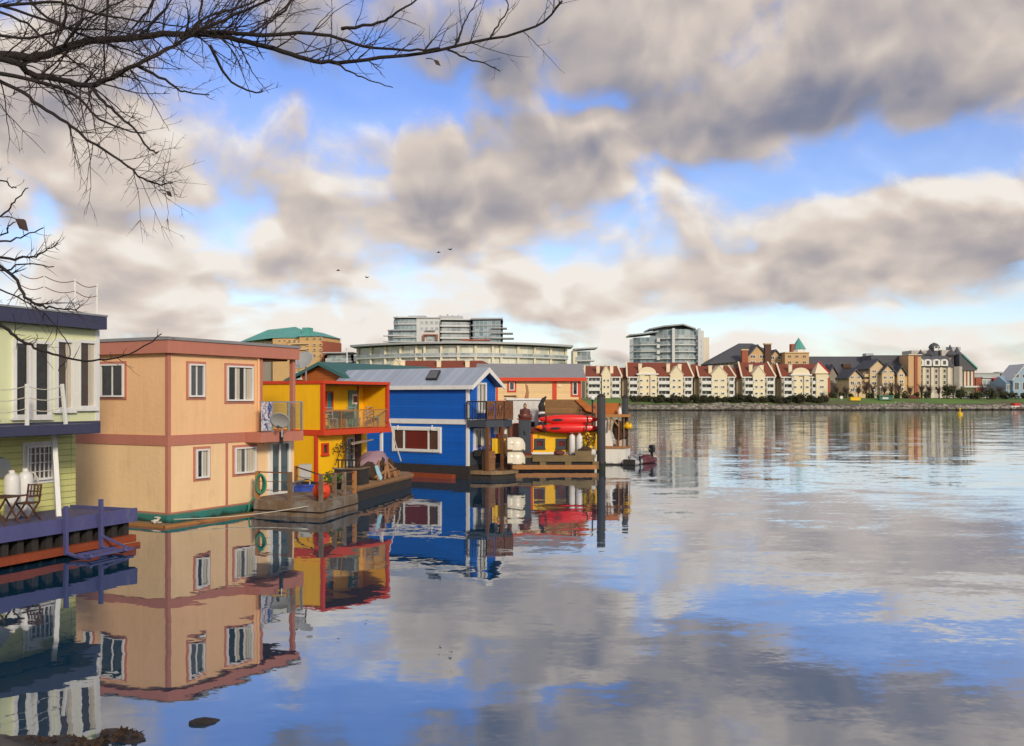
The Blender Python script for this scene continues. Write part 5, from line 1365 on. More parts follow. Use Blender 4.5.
# glass tower
F = fbuild('glass_tower','curved blue green glass tower with sweeping roofs and a cream end wall','apartment tower',632,430,0)
pL = [(X_(634),2),(X_(640),-1),(X_(656),-3.5)]; pR = [(X_(655),-2),(X_(665),-5),(X_(676),-6.5),(X_(688),-6),(X_(696.5),-4)]
zl = [0]+[Z_(p) for p in (372,365,358,351,344.5,336.5)]; zr_ = [0]+[Z_(p) for p in (372,365,358.5,351.8,345,338.5,329)]
floors(F,pL,zl,16,'curtain_glass_blue','slab_white',.5,1.2)
floors(F,pR,zr_,16,'curtain_glass_blue','slab_white',.5,1.3)
def wing(F, pts, zs_, out, depth, mat_):
    o = off(pts,out); n_ = len(o); m = MB()
    top = [(p[0],p[1],z+.6) for p,z in zip(o,zs_)]; bot = [(p[0],p[1],z) for p,z in zip(o,zs_)]
    bt = [(p[0],depth,z+.6) for p,z in zip(o,zs_)]; bb = [(p[0],depth,z) for p,z in zip(o,zs_)]
    for k in range(n_-1):
        m.poly([top[k],top[k+1],bt[k+1],bt[k]]).poly([bot[k],bb[k],bb[k+1],bot[k+1]]).poly([bot[k],bot[k+1],top[k+1],top[k]]).poly([bb[k],bt[k],bt[k+1],bb[k+1]])
    m.poly([bot[0],top[0],bt[0],bb[0]]).poly([bot[-1],bb[-1],bt[-1],top[-1]])
    m.build('roof', mat_, F)
wing(F,[(X_(630),2),(X_(640),-1),(X_(657),-3.5)],[Z_(335.6),Z_(335),Z_(332.8)],2.2,16,'slab_grey')
wing(F,[(X_(648.5),-2),(X_(662),-5),(X_(680),-6.5),(X_(693),-5)],[Z_(330.2),Z_(327.8),Z_(326.4),Z_(330.5)],2.4,16,'slab_grey')
for px,zz in ((670.5,zr_),(696,zr_)): MB().box(X_(px)-.6,X_(px)+.6,-8.2,-6.9,0,Z_(329.5)).build('fin','slab_white',F)
MB().box(X_(697),X_(702.5),-3,16,0,Z_(331)).build('core_wall','slab_white',F)
MB().box(X_(702.7),X_(708.5),-1.5,16,0,Z_(337.5)).build('end_wall','stone_cream',F)
for k in range(5): small_win(F,698.2,339+k*6,701.6,342.6+k*6,-3,'slab_white','opening_dark',muntin=False)
for k in range(6): MB().box(X_(655),X_(658),-5.6,-3.6,Z_(339+k*6)-1.6,Z_(339+k*6)).build('white_bay','slab_white',F)
# grey block at far left
F = fbuild('grey_block','grey balconied apartment block left of the crescent building','apartment building',326,400,0)
floors(F,[(0,0),(X_(353),-1)],[0]+[Z_(p) for p in (377,369,361,353.5)],12,'curtain_glass','slab_grey',.6,1.2,True,5,'slab_grey')
MB().box(-1,X_(354),-2.5,12,Z_(353.5)+.003,Z_(352.3)).build('roof','slab_grey',F)
small_win(F,348,355,351,359,-1.4,'slab_white')
# hotel with green copper roof
F = fbuild('hotel','tan hotel with a green copper hipped roof behind the peach house','hotel',245,420,-14)
Xh = lambda p: F.R(p); Zh = lambda p, q=285: F.z(p, F.R(q), 0)
x1 = Xh(303); x2 = Xh(325); ze = Zh(338.5)
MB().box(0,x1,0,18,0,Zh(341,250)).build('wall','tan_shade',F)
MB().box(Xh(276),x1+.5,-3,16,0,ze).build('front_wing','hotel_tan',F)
MB().box(x1+.52,x2,-4.5,16,0,ze+.3).build('side_wing','hotel_tan',F)
MB().box(x2+.02,Xh(328),-3,14,0,Zh(341.5,326)).build('brick_pier','red_brick',F)
m = MB(); z0_ = Zh(341,250); 
m.v += [(-2,-2,z0_-.6),(x1+3,-3.6,ze+.02),(x1+3,19,ze),(-2,19,z0_),(Xh(258)+.5,8,Zh(328.5,258)),(Xh(287),8,Zh(325.5)),(Xh(276),-3.6,ze+.02)]
m.f += [(0,6,5,4),(6,1,5),(1,2,5),(2,3,4,5),(3,0,4)]; m.build('roof','copper_green',F)
m = MB(); m.v += [(x1-1,-5.2,ze+.4),(x2+.8,-5.2,ze+.4),(x2+.8,16,ze+.4),(x1-1,16,ze+.4),(Xh(306),3,Zh(330,306)),(Xh(320),3,Zh(332.5,320))]
m.f += [(0,1,5,4),(1,2,5),(2,3,4,5),(3,0,4),(3,2,1,0)]; m.build('side_roof','copper_green',F)
MB().box(Xh(302),Xh(309),0,4,ze,Zh(327.5,305)).build('roof_turret','copper_green',F)
def hwin(c, p0, q0, p1, q1, g='opening_dark'): 
    a0,a1 = F.R(p0,c),F.R(p1,c); z1_,z0_ = F.z(q0,a0,c),F.z(q1,a0,c); fw=.25
    f = MB().box(a0,a0+fw,c-.25,c-.01,z0_,z1_).box(a1-fw,a1,c-.25,c-.01,z0_,z1_).box(a0+fw,a1-fw,c-.25,c-.01,z1_-fw,z1_).box(a0+fw,a1-fw,c-.6,c-.01,z0_,z0_+fw).build('window','tan_pale',F)
    MB().box(a0+.1,a1-.1,c-.1,c-.005,z0_+.1,z1_-.1).build('pane',g,f)
for k in range(5):
    for q in (341.5,346.5): hwin(0,249+k*5,q-.6,252.5+k*5,q+1.6)
for k in range(5):
    for q in (339.8,345,350.5): hwin(-3,278+k*5,q,281.4+k*5,q+2.6)
for p in (306,313,319):
    for q in (337,343.5,348.5,354): hwin(-4.5,p,q,p+3.4,q+2.4)
for q in (344,349.5,355.5): MB().box(Xh(296),Xh(312),-5.6,-3.02,Zh(q)-.5,Zh(q)).build('balcony','tan_pale',F)
MB().box(Xh(281),Xh(291),-5,-3.02,Zh(354),Zh(342)).build('bay','hotel_tan',F)

# ---------------------------------------------------------------- tan gabled buildings behind the red roofs
def gable_house(F, p0, p1, eave, apex, dy, depth, wall='tan_brick', roof='slate_roof', rows=(), base=398, wins=2, over=.8):
    x0, ze = XZ(F,p0,eave,dy); x1, za = XZ(F,p1,apex,dy); xm = (x0+x1)/2
    MB().box(x0,x1,dy,dy+depth,0,ze).yprism([(x0,ze),(x1,ze),(xm,za)],dy,dy+depth).build('gable_wall',wall,F)
    MB().yprism([(x0-over,ze-over*.6),(xm,za+.15),(x1+over,ze-over*.6),(x1+over,ze-over*.6+.5),(xm,za+.75),(x0-over,ze-over*.6+.5)],dy-over,dy+depth).build('gable_roof',roof,F)
    w = p1-p0
    for (a,b) in rows:
        for k in range(wins):
            c = p0+w*(k+.5)/wins; small_win(F,c-w*.15/wins*2,a,c+w*.15/wins*2,b,dy)
F = fbuild('gabled_hotel','tan building with dark hipped roof and two front gables behind the condominiums','building',712,405,0)
X_ = lambda p: XZ(F,p,0)[0]; Z_ = lambda p: XZ(F,0,p)[1]
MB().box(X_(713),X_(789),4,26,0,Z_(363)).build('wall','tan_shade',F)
m = MB(); m.v += [(X_(709),2,Z_(364)),(X_(789),2,Z_(358)),(X_(789),26,Z_(358)),(X_(709),26,Z_(364)),(X_(746),13,Z_(343.5)+.8),(X_(760),13,Z_(343.5)+.8),(X_(783),13,Z_(352))]
m.f += [(0,1,6,5,4),(1,2,6),(2,3,4,5,6),(3,0,4)]; m.build('roof','slate_roof',F)
gable_house(F,748,767,357,346,0,12,rows=[(355,358.2),(361,364.5)],wins=2)
gable_house(F,769.5,782,358.5,351,1,12,rows=[(356,359.5),(362,365)],wins=2)
for px,pt,pb,mt_ in ((767.5,344.5,356,'umber_wall'),(744.5,350.5,366,'red_brick')):
    x, z = XZ(F,px,pt,-.5); c = MB().box(x-1.3,x+1.3,-1.6,.6,0,z).build('chimney',mt_,F); MB().box(x-1.6,x+1.6,-1.9,.9,z+.003,z+.5).build('cap','tan_pale',c)
for k in range(7): small_win(F,716+k*4.2,361,718+k*4.2,364,4,'tan_pale',muntin=False)
F = fbuild('spire_tower','tan tower block with a pointed green copper spire','tower',785,400,0)
MB().box(X_(785),X_(809),0,16,0,Z_(353)).build('wall','tan_brick',F)
MB().box(X_(784.6),X_(809.3),-.5,16,Z_(353)+.003,Z_(352)).build('cornice','tan_pale',F)
xc = X_(801.5); z0_ = Z_(352)
MB().prism([(xc+2.7*math.cos(k*math.pi/4+.39),4+2.7*math.sin(k*math.pi/4+.39)) for k in range(8)],z0_+.003,Z_(348.6)).build('lantern','rail_white',F)
m = MB().lathe([(3.2,Z_(348.6)+.003),(.05,Z_(337))],(xc,4,0),8); m.build('spire','copper_green',F)
MB().box(X_(793.5),X_(797.2),3,6,z0_+.003,Z_(343.5)).build('turret','red_brick',F)
for k in range(3):
    for q in (355,361,366): small_win(F,787.5+k*7.4,q,791.5+k*7.4,q+3,0,'tan_pale')
F = fbuild('terrace_block','long brown apartment terrace under one dark slate roof','apartment building',809,395,0)
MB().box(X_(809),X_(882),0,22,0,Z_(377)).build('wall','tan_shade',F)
MB().xprism([(-1,Z_(378)),(11,Z_(357)+.7),(23,Z_(378))],X_(808),X_(882)).build('roof','slate_roof',F)
gable_house(F,828,838,377,367,-2,12,wall='tan_shade',rows=[(379,382.5),(386,389.5)],wins=2)
for px,pt in ((845.5,364),(868,353.5)):
    x, z = XZ(F,px,pt,6); MB().box(x-1.6,x+1.6,4,8,0,z).build('chimney','umber_wall' if px < 850 else 'slab_grey',F)
for px in (822,826): gable_house(F,px+4,px+8,371,366,4,6,wall='tan_pale')
F = fbuild('gabled_terrace','row of tan gabled apartments with dark slate roofs above the lawn','apartment building',846,372,0)
gable_house(F,849,862,378,370.5,0,14,wall='tan_pale',rows=[(376,378.5),(381,385),(388,392)],wins=2)
MB().box(X_(862.2),X_(868.5),1,14,0,Z_(377)).build('wall','tan_pale',F)
gable_house(F,870,886.5,368.5,360.5,-1,16,wall='tan_pale',rows=[(370,372.5),(375.5,378.5),(381.5,385),(388,392)],wins=2)
gable_house(F,882,894.5,373,365.2,-3.5,16,wall='tan_pale',rows=[(370.5,373),(376,379),(382,385.5),(388.5,392)],wins=2)
MB().box(X_(894.7),X_(905),-2.5,14,0,Z_(374)).build('wall','tan_brick',F)
MB().xprism([(-3,Z_(376)),(9,Z_(356)),(20,Z_(376))],X_(886),X_(907)).build('roof','slate_roof',F)
gable_house(F,897.5,905,374,367.5,-4,14,wall='tan_pale',rows=[(374,376.5),(380,383),(387,390.5)],wins=1)
MB().box(X_(905.2),X_(911),-3,14,0,Z_(355.5)).box(X_(914),X_(918),-3,14,0,Z_(357)).build('end_tower','tan_brick',F)
MB().box(X_(911.02),X_(913.98),-3.4,14,0,Z_(356.2)).build('brick_strip','red_brick',F)
MB().box(X_(877),X_(918.5),6,18,Z_(372),Z_(354.5)).build('attic','slate_roof',F)
MB().box(X_(904.8),X_(918.4),-3.6,14,Z_(355.5)+.01,Z_(354.6)).build('coping','stone_cream',F)
for k in range(4): balcony(F,863.5,868,392-k*5.2,388.6-k*5.2,1,1.2,'tan_pale',False)
# chateau
F = fbuild('chateau','grey stone chateau style building with mansard roof, dormers and domed turret','building',918,400,0)
MB().box(X_(918),X_(953),0,22,0,Z_(367)).build('wall','stone_grey',F)
m = MB(); m.v += [(X_(917.5),-.8,Z_(367)+.01),(X_(954),-.8,Z_(367)+.01),(X_(954),22,Z_(367)+.01),(X_(917.5),22,Z_(367)+.01),(X_(918.5),3.5,Z_(355.3)),(X_(951),3.5,Z_(355.3)),(X_(951),20,Z_(355.3)),(X_(918.5),20,Z_(355.3))]
m.f += [(0,1,5,4),(1,2,6,5),(2,3,7,6),(3,0,4,7),(4,5,6,7),(3,2,1,0)]; m.build('mansard_roof','slate_roof',F)
for px in (919.8,927.4,936,943.8):
    x, z = XZ(F,px,366,-.6); d = MB().yprism([(x-1.5,z),(x+1.5,z),(x+1.5,z+1.8)]+[(x+1.5*math.cos(math.pi*k/8),z+1.8+1.1*math.sin(math.pi*k/8)) for k in range(9)],-1.3,3).build('dormer','rail_white',F)
    MB().yprism([(x-.6,z+.6),(x+.6,z+.6),(x+.6,z+2.2),(x-.6,z+2.2)],-1.36,-1.302).build('pane','opening_dark',d)
for px in (918.4,923.5,932,940.5,948.5): MB().box(X_(px)-.6,X_(px)+.6,-.6,-.01,0,Z_(367.5)).build('pilaster','stone_cream',F)
for px in (921,927.6,936.2,944.5):
    for q in (369,374.5,380.5,386.5): small_win(F,px-1.6,q,px+1.6,q+4,0,'stone_cream',muntin=False)
MB().box(X_(919.5),X_(940),8,18,Z_(356),Z_(349.5)).build('upper_block','stone_grey',F)
tr_ = MB().lathe([(1.9,Z_(356)),(1.9,Z_(347.5)),(2.3,Z_(347.4)),(2.1,Z_(345)),(1.4,Z_(343)),(.1,Z_(341.6))],(X_(941.5),7,0),14).build('turret','slate_roof',F)
MB().box(X_(941.5)-.9,X_(941.5)+.9,4.9,5.2,Z_(350),Z_(345.6)).build('arch_window','rail_white',tr_)
MB().box(X_(946),X_(958.5),4,16,Z_(366),Z_(349.5)).build('stone_gable','stone_grey',F)
for px in (949,953,957.5): x,z = XZ(F,px,347,6); MB().box(x-.9,x+.9,5,7,Z_(350),z).build('chimney','slab_grey',F)
MB().prism([(X_(953.2),-.6),(X_(957),-2.2),(X_(961.5),-.6),(X_(961.5),12),(X_(953.2),12)],0,Z_(366.6)).build('corner_bay','stone_grey',F)
MB().box(X_(961.7),X_(975),.5,20,0,Z_(369.5)).build('sunlit_wing','stone_cream',F)  # cream colour carries the wing's sunlit brightness; walls beside it stay grey
for k in range(4): MB().box(X_(963.2+k*3.5),X_(964.4+k*3.5),.3,.48,Z_(387),Z_(370.5)).build('window_strip','red_brick' if k % 2 else 'glass_brown',F)
MB().yprism([(X_(959),Z_(354)),(X_(962),Z_(355)),(X_(976.5),Z_(369)),(X_(976.5),Z_(370.5)),(X_(959),Z_(370.3))],-.4,20).build('steep_roof','slate_roof',F)
MB().bar((X_(962),-.6,Z_(355)+.2),(X_(976.8),-.6,Z_(369)+.2),.7,.5).build('roof_edge','copper_green',F)
MB().box(X_(960),X_(982),-4,0,Z_(387.5),Z_(386)).build('porch_roof','slab_white',F)
for px,pt,r in ((929.5,348.5,1.6),(950,344.5,1.8),(957,346.5,1.7),(920.5,349.5,1.4)):
    x, z = XZ(F,px,pt,5); MB().lathe([(r*1.35,Z_(356)),(r*1.35,Z_(354.6)),(r*1.6,Z_(354.5)),(r*.7,(z+Z_(354.5))/2-.3),(.05,z)],(x,5,0),4 if px < 940 else 8).build('spire','slate_roof',F)
# right end of the shore
F = fbuild('low_block','low white flat block with large windows right of the chateau','building',980,470,0)
MB().box(X_(976),X_(982),0,14,0,Z_(377.5)).build('brick_end','red_brick',F)
MB().box(X_(982.2),X_(999),0,14,0,Z_(378)).build('wall','slab_white',F)
MB().box(X_(981.8),X_(999.4),-1,14,Z_(378)+.003,Z_(377)).build('roof','slab_white',F)
for k in range(4): small_win(F,983+k*4.2,380,986.4+k*4.2,388,0,'slab_white','curtain_glass')
F = fbuild('red_shed','low shed with a bright red roof near the right edge of the shore','shed',997,465,0)
MB().box(X_(998),X_(1014),0,10,0,Z_(383)).build('wall','slab_white',F)
MB().xprism([(-.8,Z_(383.4)),(5,Z_(376.5)),(10.8,Z_(383.4))],X_(997),X_(1014.5)).build('roof','bright_red',F)
for k in range(3): small_win(F,1000+k*4.6,385,1003+k*4.6,388.5,0)
F = fbuild('blue_gabled_house','pale blue gabled waterfront house at the right edge','house',1006,455,0)
MB().box(X_(1006),X_(1046),0,14,0,Z_(383)).xprism([(-.5,Z_(383)),(7,Z_(376)),(14.5,Z_(383))],X_(1006),X_(1046)).build('wall','blue_gable',F)
gable_house(F,1013,1036,380,365.5,-1.5,14,wall='blue_gable',roof='slab_white',rows=[(374,378),(382,390)],wins=3)
x,z = XZ(F,1024,364,2); MB().box(x-1.2,x+1.2,1,4,Z_(375),z).build('chimney','umber_wall',F)
for k in range(3): small_win(F,1007+k*2,384.5,1008.6+k*2,390,0,'rail_white')
# distant low roofs filling the skyline behind
for k,(p0,p1,py,mt_,lb) in enumerate(((968,1003,373.5,'slab_grey','far grey flat roofed building behind the chateau'),(1000,1060,373,'condo_brown','far brown flat roofed building behind the blue gabled house'),(706,716,362,'condo_brown','far brown block right of the glass tower'))):
    F = fbuild('distant_building',lb,'building',p0,560,0)
    MB().box(0,X_(p1),0,20,0,Z_(py)).build('wall',mt_,F); MB().box(X_(p0+2),X_(p0+6),4,10,Z_(py)+.01,Z_(py-1.5)).build('plant_room','slab_grey',F)
    MB().box(-.5,X_(p1)+.5,-.5,20,Z_(py)-.01,Z_(py)+.4).build('roof','slab_grey',F)

# ---------------------------------------------------------------- shrubs, trees and small things on the bank
def shrub(px, py_top, wpx, Ybk, mat_, label, group, dens=260, trunk=True, zbase=3.3, leaf=.38, name='shrub'):
    Y = Ybk; t = Fr(name, label, name.replace('_',' '), px, Y, 0, z=zbase, group=group)
    h = WZ(py_top,Y)-zbase; w = wpx/FP*Y/2; rn = random.Random(int(px*7))
    m = MB(); cl = [(rn.uniform(-.6,.6)*w, rn.uniform(-.3,.3)*w, h*rn.uniform(.3,.8)) for _ in range(9)]
    for c in cl: leafy(m, dens//9, c, (w*.5, w*.45, h*.3), leaf, rn)
    m.build('crown', mat_, t)
    m = MB()
    for c in cl[:5]: m.tube([(c[0]*.2,c[1]*.2,0),(c[0]*.6,c[1]*.6,c[2]*.6),c],[.12,.08,.03],5)
    m.build('trunk', 'bark', t)
def bare(px, py_top, wpx, Ybk, label, group, zbase=3.5, n=44):
    t = Fr('bare_tree', label, 'tree', px, Ybk, 0, z=zbase, group=group); rn = random.Random(int(px*13))
    h = WZ(py_top,Ybk)-zbase; w = wpx/FP*Ybk/2
    MB().tube([(0,0,0),(.1,0,h*.35),(.05,.1,h*.75)],[.22,.16,.05],6).build('trunk','bark',t)
    m = MB()
    for _ in range(n):
        z0_ = h*rn.uniform(.25,.6); a = rn.uniform(0,6.28); r = w*rn.uniform(.4,1); e = Vector((r*math.cos(a), r*math.sin(a), min(h, z0_+h*rn.uniform(.15,.5)))); s_ = Vector((.08,.05,z0_)); md = s_.lerp(e,.5)+Vector((0,0,h*.05))
        m.tube([s_,md,e],[.08,.05,.02],4)
        for _ in range(5):
            q = s_.lerp(e, rn.uniform(.4,1)); d = Vector((rn.gauss(0,1),rn.gauss(0,1),rn.gauss(.5,.7)))*w*.22; m.tube([q,q+d],[.035,.012],3)
    m.build('crown','bare_crown',t)
rh = random.Random(5)
HG = 'hedge bushes along the foot of the condominiums'
for k in range(26):
    px = 634+k*7.6+rh.uniform(-1.5,1.5); X = shoreX(px)
    shrub(px, 395.2+rh.uniform(-.8,1.2), 11, shoreY(X)+rh.uniform(8.5,11), 'hedge_leaf', 'low dark hedge bush at the foot of the red roofed condominiums', HG, 330, zbase=2.0, leaf=.5, name='hedge_bush')
SG = 'bushes on the lawn before the tan buildings'
for k,(px,pt,w) in enumerate(((833,392,9),(842,391,8),(851,393,8),(871,392,9),(880,394,7),(889,392,9),(897,393,8),(905,391,9),(916,392,8),(926,391,10))):
    shrub(px, pt, w, shoreY(shoreX(px))+25, 'shrub_leaf', 'rounded dark bush on the lawn before the tan and stone buildings', SG, 260, name='shrub')
for px,pt,w,lb in ((948,384,15,'large dark evergreen bush before the chateau corner'),(961,388,13,'dark spreading bush under the bright chateau wing'),(990,387,20,'wide olive green bush on the slope before the low white block'),(976,390,16,'low olive bush beside the parked cars'),(1008,390,20,'low brown bush before the blue gabled house'),(1030,391,20,'brown bush at the right edge of the shore')):
    shrub(px, pt, w, shoreY(shoreX(px))+20, 'shrub_leaf', lb, None, 420, leaf=.5)
for px,pt,w,lb in ((866,380,10,'leafless brown tree before the tan gabled terrace'),(884,383,13,'leafless tree between the gabled terrace and the lawn'),(899,381,12,'leafless purplish tree left of the brick end tower'),(910,385,9,'small leafless tree at the foot of the brick end tower'),(929,384,10,'leafless tree before the chateau pilasters'),(939,386,9,'small leafless tree beside the large evergreen bush'),(836,384,10,'leafless tree beside the pointed condominium tower'),(846,385,10,'leafless tree behind the yellow boat hull'),(858,383,11,'leafless tree behind the lamp post by the yellow hull'),(873,382,12,'leafless tree between the two tallest tan gables'),(891,380,12,'tall leafless tree before the lowest tan gable'),(921,383,11,'leafless tree at the left corner of the chateau'),(953,383,12,'leafless tree between two dark bushes before the chateau'),(984,382,13,'leafless tree before the low white block'),(1000,384,12,'leafless tree before the red roofed shed')):
    bare(px, pt, w, shoreY(shoreX(px))+27, lb, None)
def at_bank(px, d): X = shoreX(px); return shoreY(X)+d
Yb_ = at_bank(855,13)
t = Fr('beached_boat', 'bright yellow boat hull lying on the grass of the far bank', 'boat', 855, Yb_, 0, z=3.2)
MB().prism([(-1.6,-.5),(1.3,-.5),(1.9,0),(1.3,.5),(-1.6,.5)],0,1.0).build('hull','bright_yellow',t); MB().prism([(-1.7,-.6),(1.4,-.6),(2.1,0),(1.4,.6),(-1.7,.6)],1.003,1.15).build('gunwale','bright_yellow',t)
t = Fr('round_sign', 'white round sign on a short post on the lawn', 'sign', 841.5, Yb_, 0, z=3.2)
MB().lathe([(.5,-.05),(.55,0),(.5,.05)],(0,0,1.0),16,'y').build('plate','rail_white',t); MB().box(-.06,.06,.05,.12,0,1.0).build('post','slab_grey',t)
t = Fr('park_shelter', 'small dark green shelter on the lawn before the gabled terrace', 'shelter', 886, at_bank(886,14), 0, z=3.3)
MB().box(-2.2,2.2,0,1.6,0,1.3).build('wall','sign_green',t); MB().box(-2.6,2.6,-.4,2,1.303,1.6).build('roof','sign_green',t); MB().box(-1.2,.8,-.06,-.01,.3,1.0).build('window','slab_white',t)
LP = 'lamp posts along the far shore path'
for k,(px,pt) in enumerate(((855.5,389),(880.5,388),(874.5,391))):
    Y = at_bank(px,18); t = Fr('lamp_post',('white topped lamp post above the yellow boat hull','white topped lamp post above the green shelter','thin lamp post left of the green shelter')[k],'lamp post',px,Y,0,z=3.4,group=LP)
    h = WZ(pt,Y)-3.4; MB().tube([(0,0,0),(0,0,h)],.09,6).build('post','slab_grey',t); MB().ell((0,0,h+.3),(.35,.35,.35),8,6).build('globe','rail_white',t)
def car(px, d, yaw, m_, label):
    t = Fr('parked_car', label, 'car', px, at_bank(px,d), yaw, z=3.45)
    MB().xprism([(-.85,.3),(.85,.3),(.88,.75),(.8,.9),(-.8,.9),(-.88,.75)],-2.1,2.1).build('body',m_,t)
    MB().yprism([(-1.5,.9),(-1.0,1.42),(.6,1.45),(1.25,.9)],-.72,.72).build('cabin','glass_dark',t); MB().yprism([(-1.0,1.425),(.6,1.455),(.55,1.5),(-.95,1.48)],-.7,.7).build('roof',m_,t)
    for x in (-1.3,1.3):
        for y in (-.82,.82): MB().lathe([(.32,-.1),(.32,.1)],(x,y,.32),12,'y').build('wheel','black_rubber',t)
car(965.5,26,8,'white_gelcoat','white car parked under the bright chateau wing'); car(972,27,-5,'slab_grey','grey car parked right of the white one')
car(913,24,0,'curtain_red','dark red car parked at the foot of the brick end tower'); car(981.5,29,10,'white_gelcoat','white car parked before the low white block')
t = Fr('channel_buoy', 'yellow channel marker buoy floating before the chateau', 'buoy', 960, 3800/(414.5-HY), 0)
MB().lathe([(.5,-.3),(.62,0),(.6,.35),(.3,.55)],n=12).build('float','bright_yellow',t); MB().lathe([(.14,.55),(.12,1.3),(.3,1.35),(.02,1.8)],n=8).build('top_mark','bright_yellow',t)
t = Fr('beached_boat', 'small red and white boat drawn up on the rocks at the right edge', 'boat', 1016, at_bank(1016,2), 20, z=.4)
MB().prism([(-3,-1),(2.4,-1),(4,0),(2.4,1),(-3,1)],0,1.0).build('hull','white_gelcoat',t); MB().box(-1.5,1,-.8,.8,1.003,1.9).build('cabin','bright_red',t)
# ================================================================ near bank (foreground, mostly below the frame) and the bare tree
m = MB(); NX, NY = 40, 24
for i in range(NX+1):
    X = -40 + 80*i/NX
    edge = 9.6 + (1.9 if X < -5.2 else 1.9*max(0,(-3.6-X)/1.6) if X < -3.6 else 0) + .5*mnoise.noise((X*.7,0,0))
    for j in range(NY+1):
        d = -.6 + 42*(j/NY)**2.2; Y = edge-d
        z = min(2.3, d*.30) + .12*mnoise.noise((X*.9,Y*.9,1))*(d > 0)
        m.v.append((X,Y,z if d > 0 else -.5))
for i in range(NX):
    for j in range(NY): a = i*(NY+1)+j; m.f.append((a,a+1,a+NY+2,a+NY+1))
tag(m.build('bank','bank',None,True), 'near shore bank under the bare tree', kind='structure')
rk = random.Random(21)
for k,(px,py,r,lb) in enumerate(((122,737,.17,'dark wet rock breaking the surface at the bottom left'),(204,723,.10,'small pale brown rock just awash right of the dark one'),(58,746,.2,'dark weedy rock at the lower left edge of the water'),(18,746,.22,'dark weedy rock in the bottom left corner'),(90,746,.15,'low dark rock beside the wet rock at the bottom'))):
    Y = 3800/(py-HY); t = Fr('shore_rock', lb, 'rock', px, Y, rk.uniform(-30,30))
    m = MB(); rock(m,(0,0,.0),r,rk,14,9); m.v = [(v[0]*1.5,v[1]*1.0,v[2]*(.42 if k != 1 else .8)) for v in m.v]
    m.build('stone','wet_rock',t,True)
    if k == 1: continue
    m = MB(); leafy(m,60,(0,0,.02),(r*1.6,r*1.0,.05),.06,rk); m.build('weed','brown_net',t)
# bare tree: trunk left of the frame, limbs reaching over the water
T = bpy.data.objects.new('bare_tree', None); COL.objects.link(T)
TX, TY = -7.4, 7.2; TZ = .7
T.location = (TX,TY,TZ); tag(T,'bare leafless tree reaching its branches over the water from the left','tree')
def tp(px, py, Y): return Vector((WX(px,Y)-TX, Y-TY, WZ(py,Y)-TZ))
def smoothline(P, R, sub=5):
    out, rr_ = [], []
    for i in range(len(P)-1):
        p0, p1, p2, p3 = P[max(0,i-1)], P[i], P[i+1], P[min(len(P)-1,i+2)]
        for k in range(sub):
            t = k/sub
            out.append(.5*((2*p1)+(p2-p0)*t+(2*p0-5*p1+4*p2-p3)*t*t+(3*p1-p0-3*p2+p3)*t*t*t)); rr_.append(R[i]+(R[i+1]-R[i])*t)
    out.append(P[-1]); rr_.append(R[-1]); return out, rr_
wood, twig = MB(), MB(); rt = random.Random(42)
LIMBS = []
def limb(pts, Y0, Y1, r0, r1, dens=1.0, up=.3, tl=.55, start=None):
    n_ = len(pts); P = [tp(a,b,Y0+(Y1-Y0)*i/(n_-1)+rt.uniform(-.12,.12)) for i,(a,b) in enumerate(pts)]
    R = [r0+(r1-r0)*(i/(n_-1))**.8 for i in range(n_)]
    if start is not None: P = [Vector(start)] + P; R = [r0*1.25] + R
    Q, RR = smoothline(P, R); Q = [q+Vector((rt.gauss(0,1),rt.gauss(0,1),rt.gauss(0,1)))*.0035 for q in Q]
    wood.tube(Q, RR, 7); LIMBS.append((Q,RR,dens,up,tl))
def sprig(p, d, L, r, lvl, up):
    n_ = max(4, int(L/.045)); pts = [p.copy()]; q = p.copy(); d = d.normalized()
    bend = Vector((rt.gauss(0,.06),rt.gauss(0,.06),rt.gauss(0,.05)+up*.07)); zig = 1
    side = d.cross(Vector((rt.gauss(0,1),rt.gauss(0,1)*2,rt.gauss(0,1)))).normalized()
    for k in range(n_):
        zig = -zig
        d = (d + bend*(5.0/n_) + side*zig*rt.uniform(0,.16) + Vector((rt.gauss(0,1),rt.gauss(0,1),rt.gauss(0,1)))*.075).normalized()
        q = q + d*(L/n_); pts.append(q.copy())
    twig.tube(pts, [r*(1-.70*k/n_) for k in range(n_+1)], 4 if lvl > 1 else 5, cap=False)
    if lvl < 3:
        m_ = int(L*(10 if lvl == 1 else 9)*rt.uniform(.6,1.3)) + (1 if lvl == 1 else 0)
        for _ in range(m_):
            k = rt.randint(1, n_-1); t = (pts[k+1]-pts[k-1]).normalized()
            ax = t.cross(Vector((rt.gauss(0,1)*.5,rt.choice((-1,1))*rt.uniform(.5,1.2),rt.gauss(0,1)*.5))).normalized()
            a = rt.uniform(.45,1.0)
            sprig(pts[k], t*math.cos(a)+ax*math.sin(a)+Vector((0,0,up*.2)), L*rt.uniform(.2,.5)*(1-.35*k/n_), max(.0015, r*(1-.7*k/n_)*.72), lvl+1, up)
trunk_top = Vector((0,0,5.2))
S1, S2, S3 = Vector((.3,-.1,4.9)), Vector((.25,-.1,4.3)), Vector((.2,-.15,3.6))
limb([(-160,40),(0,55),(40,57),(77,43),(139,37),(197,34),(247,42),(291,54),(329,63),(379,58),(454,47),(535,27),(562,1)],7.0,6.6,.036,.006,1.1,.5,.62,S1)
limb([(197,34),(215,32),(260,35),(322,34),(363,46),(410,50),(440,49)],6.7,6.5,.020,.006,1.1,.4,.55)
limb([(-160,45),(0,59),(31,74),(71,82),(92,86),(105,80),(136,65),(173,46),(197,32),(234,15),(278,-4)],6.7,6.4,.027,.008,1.2,.1,.6,S1)
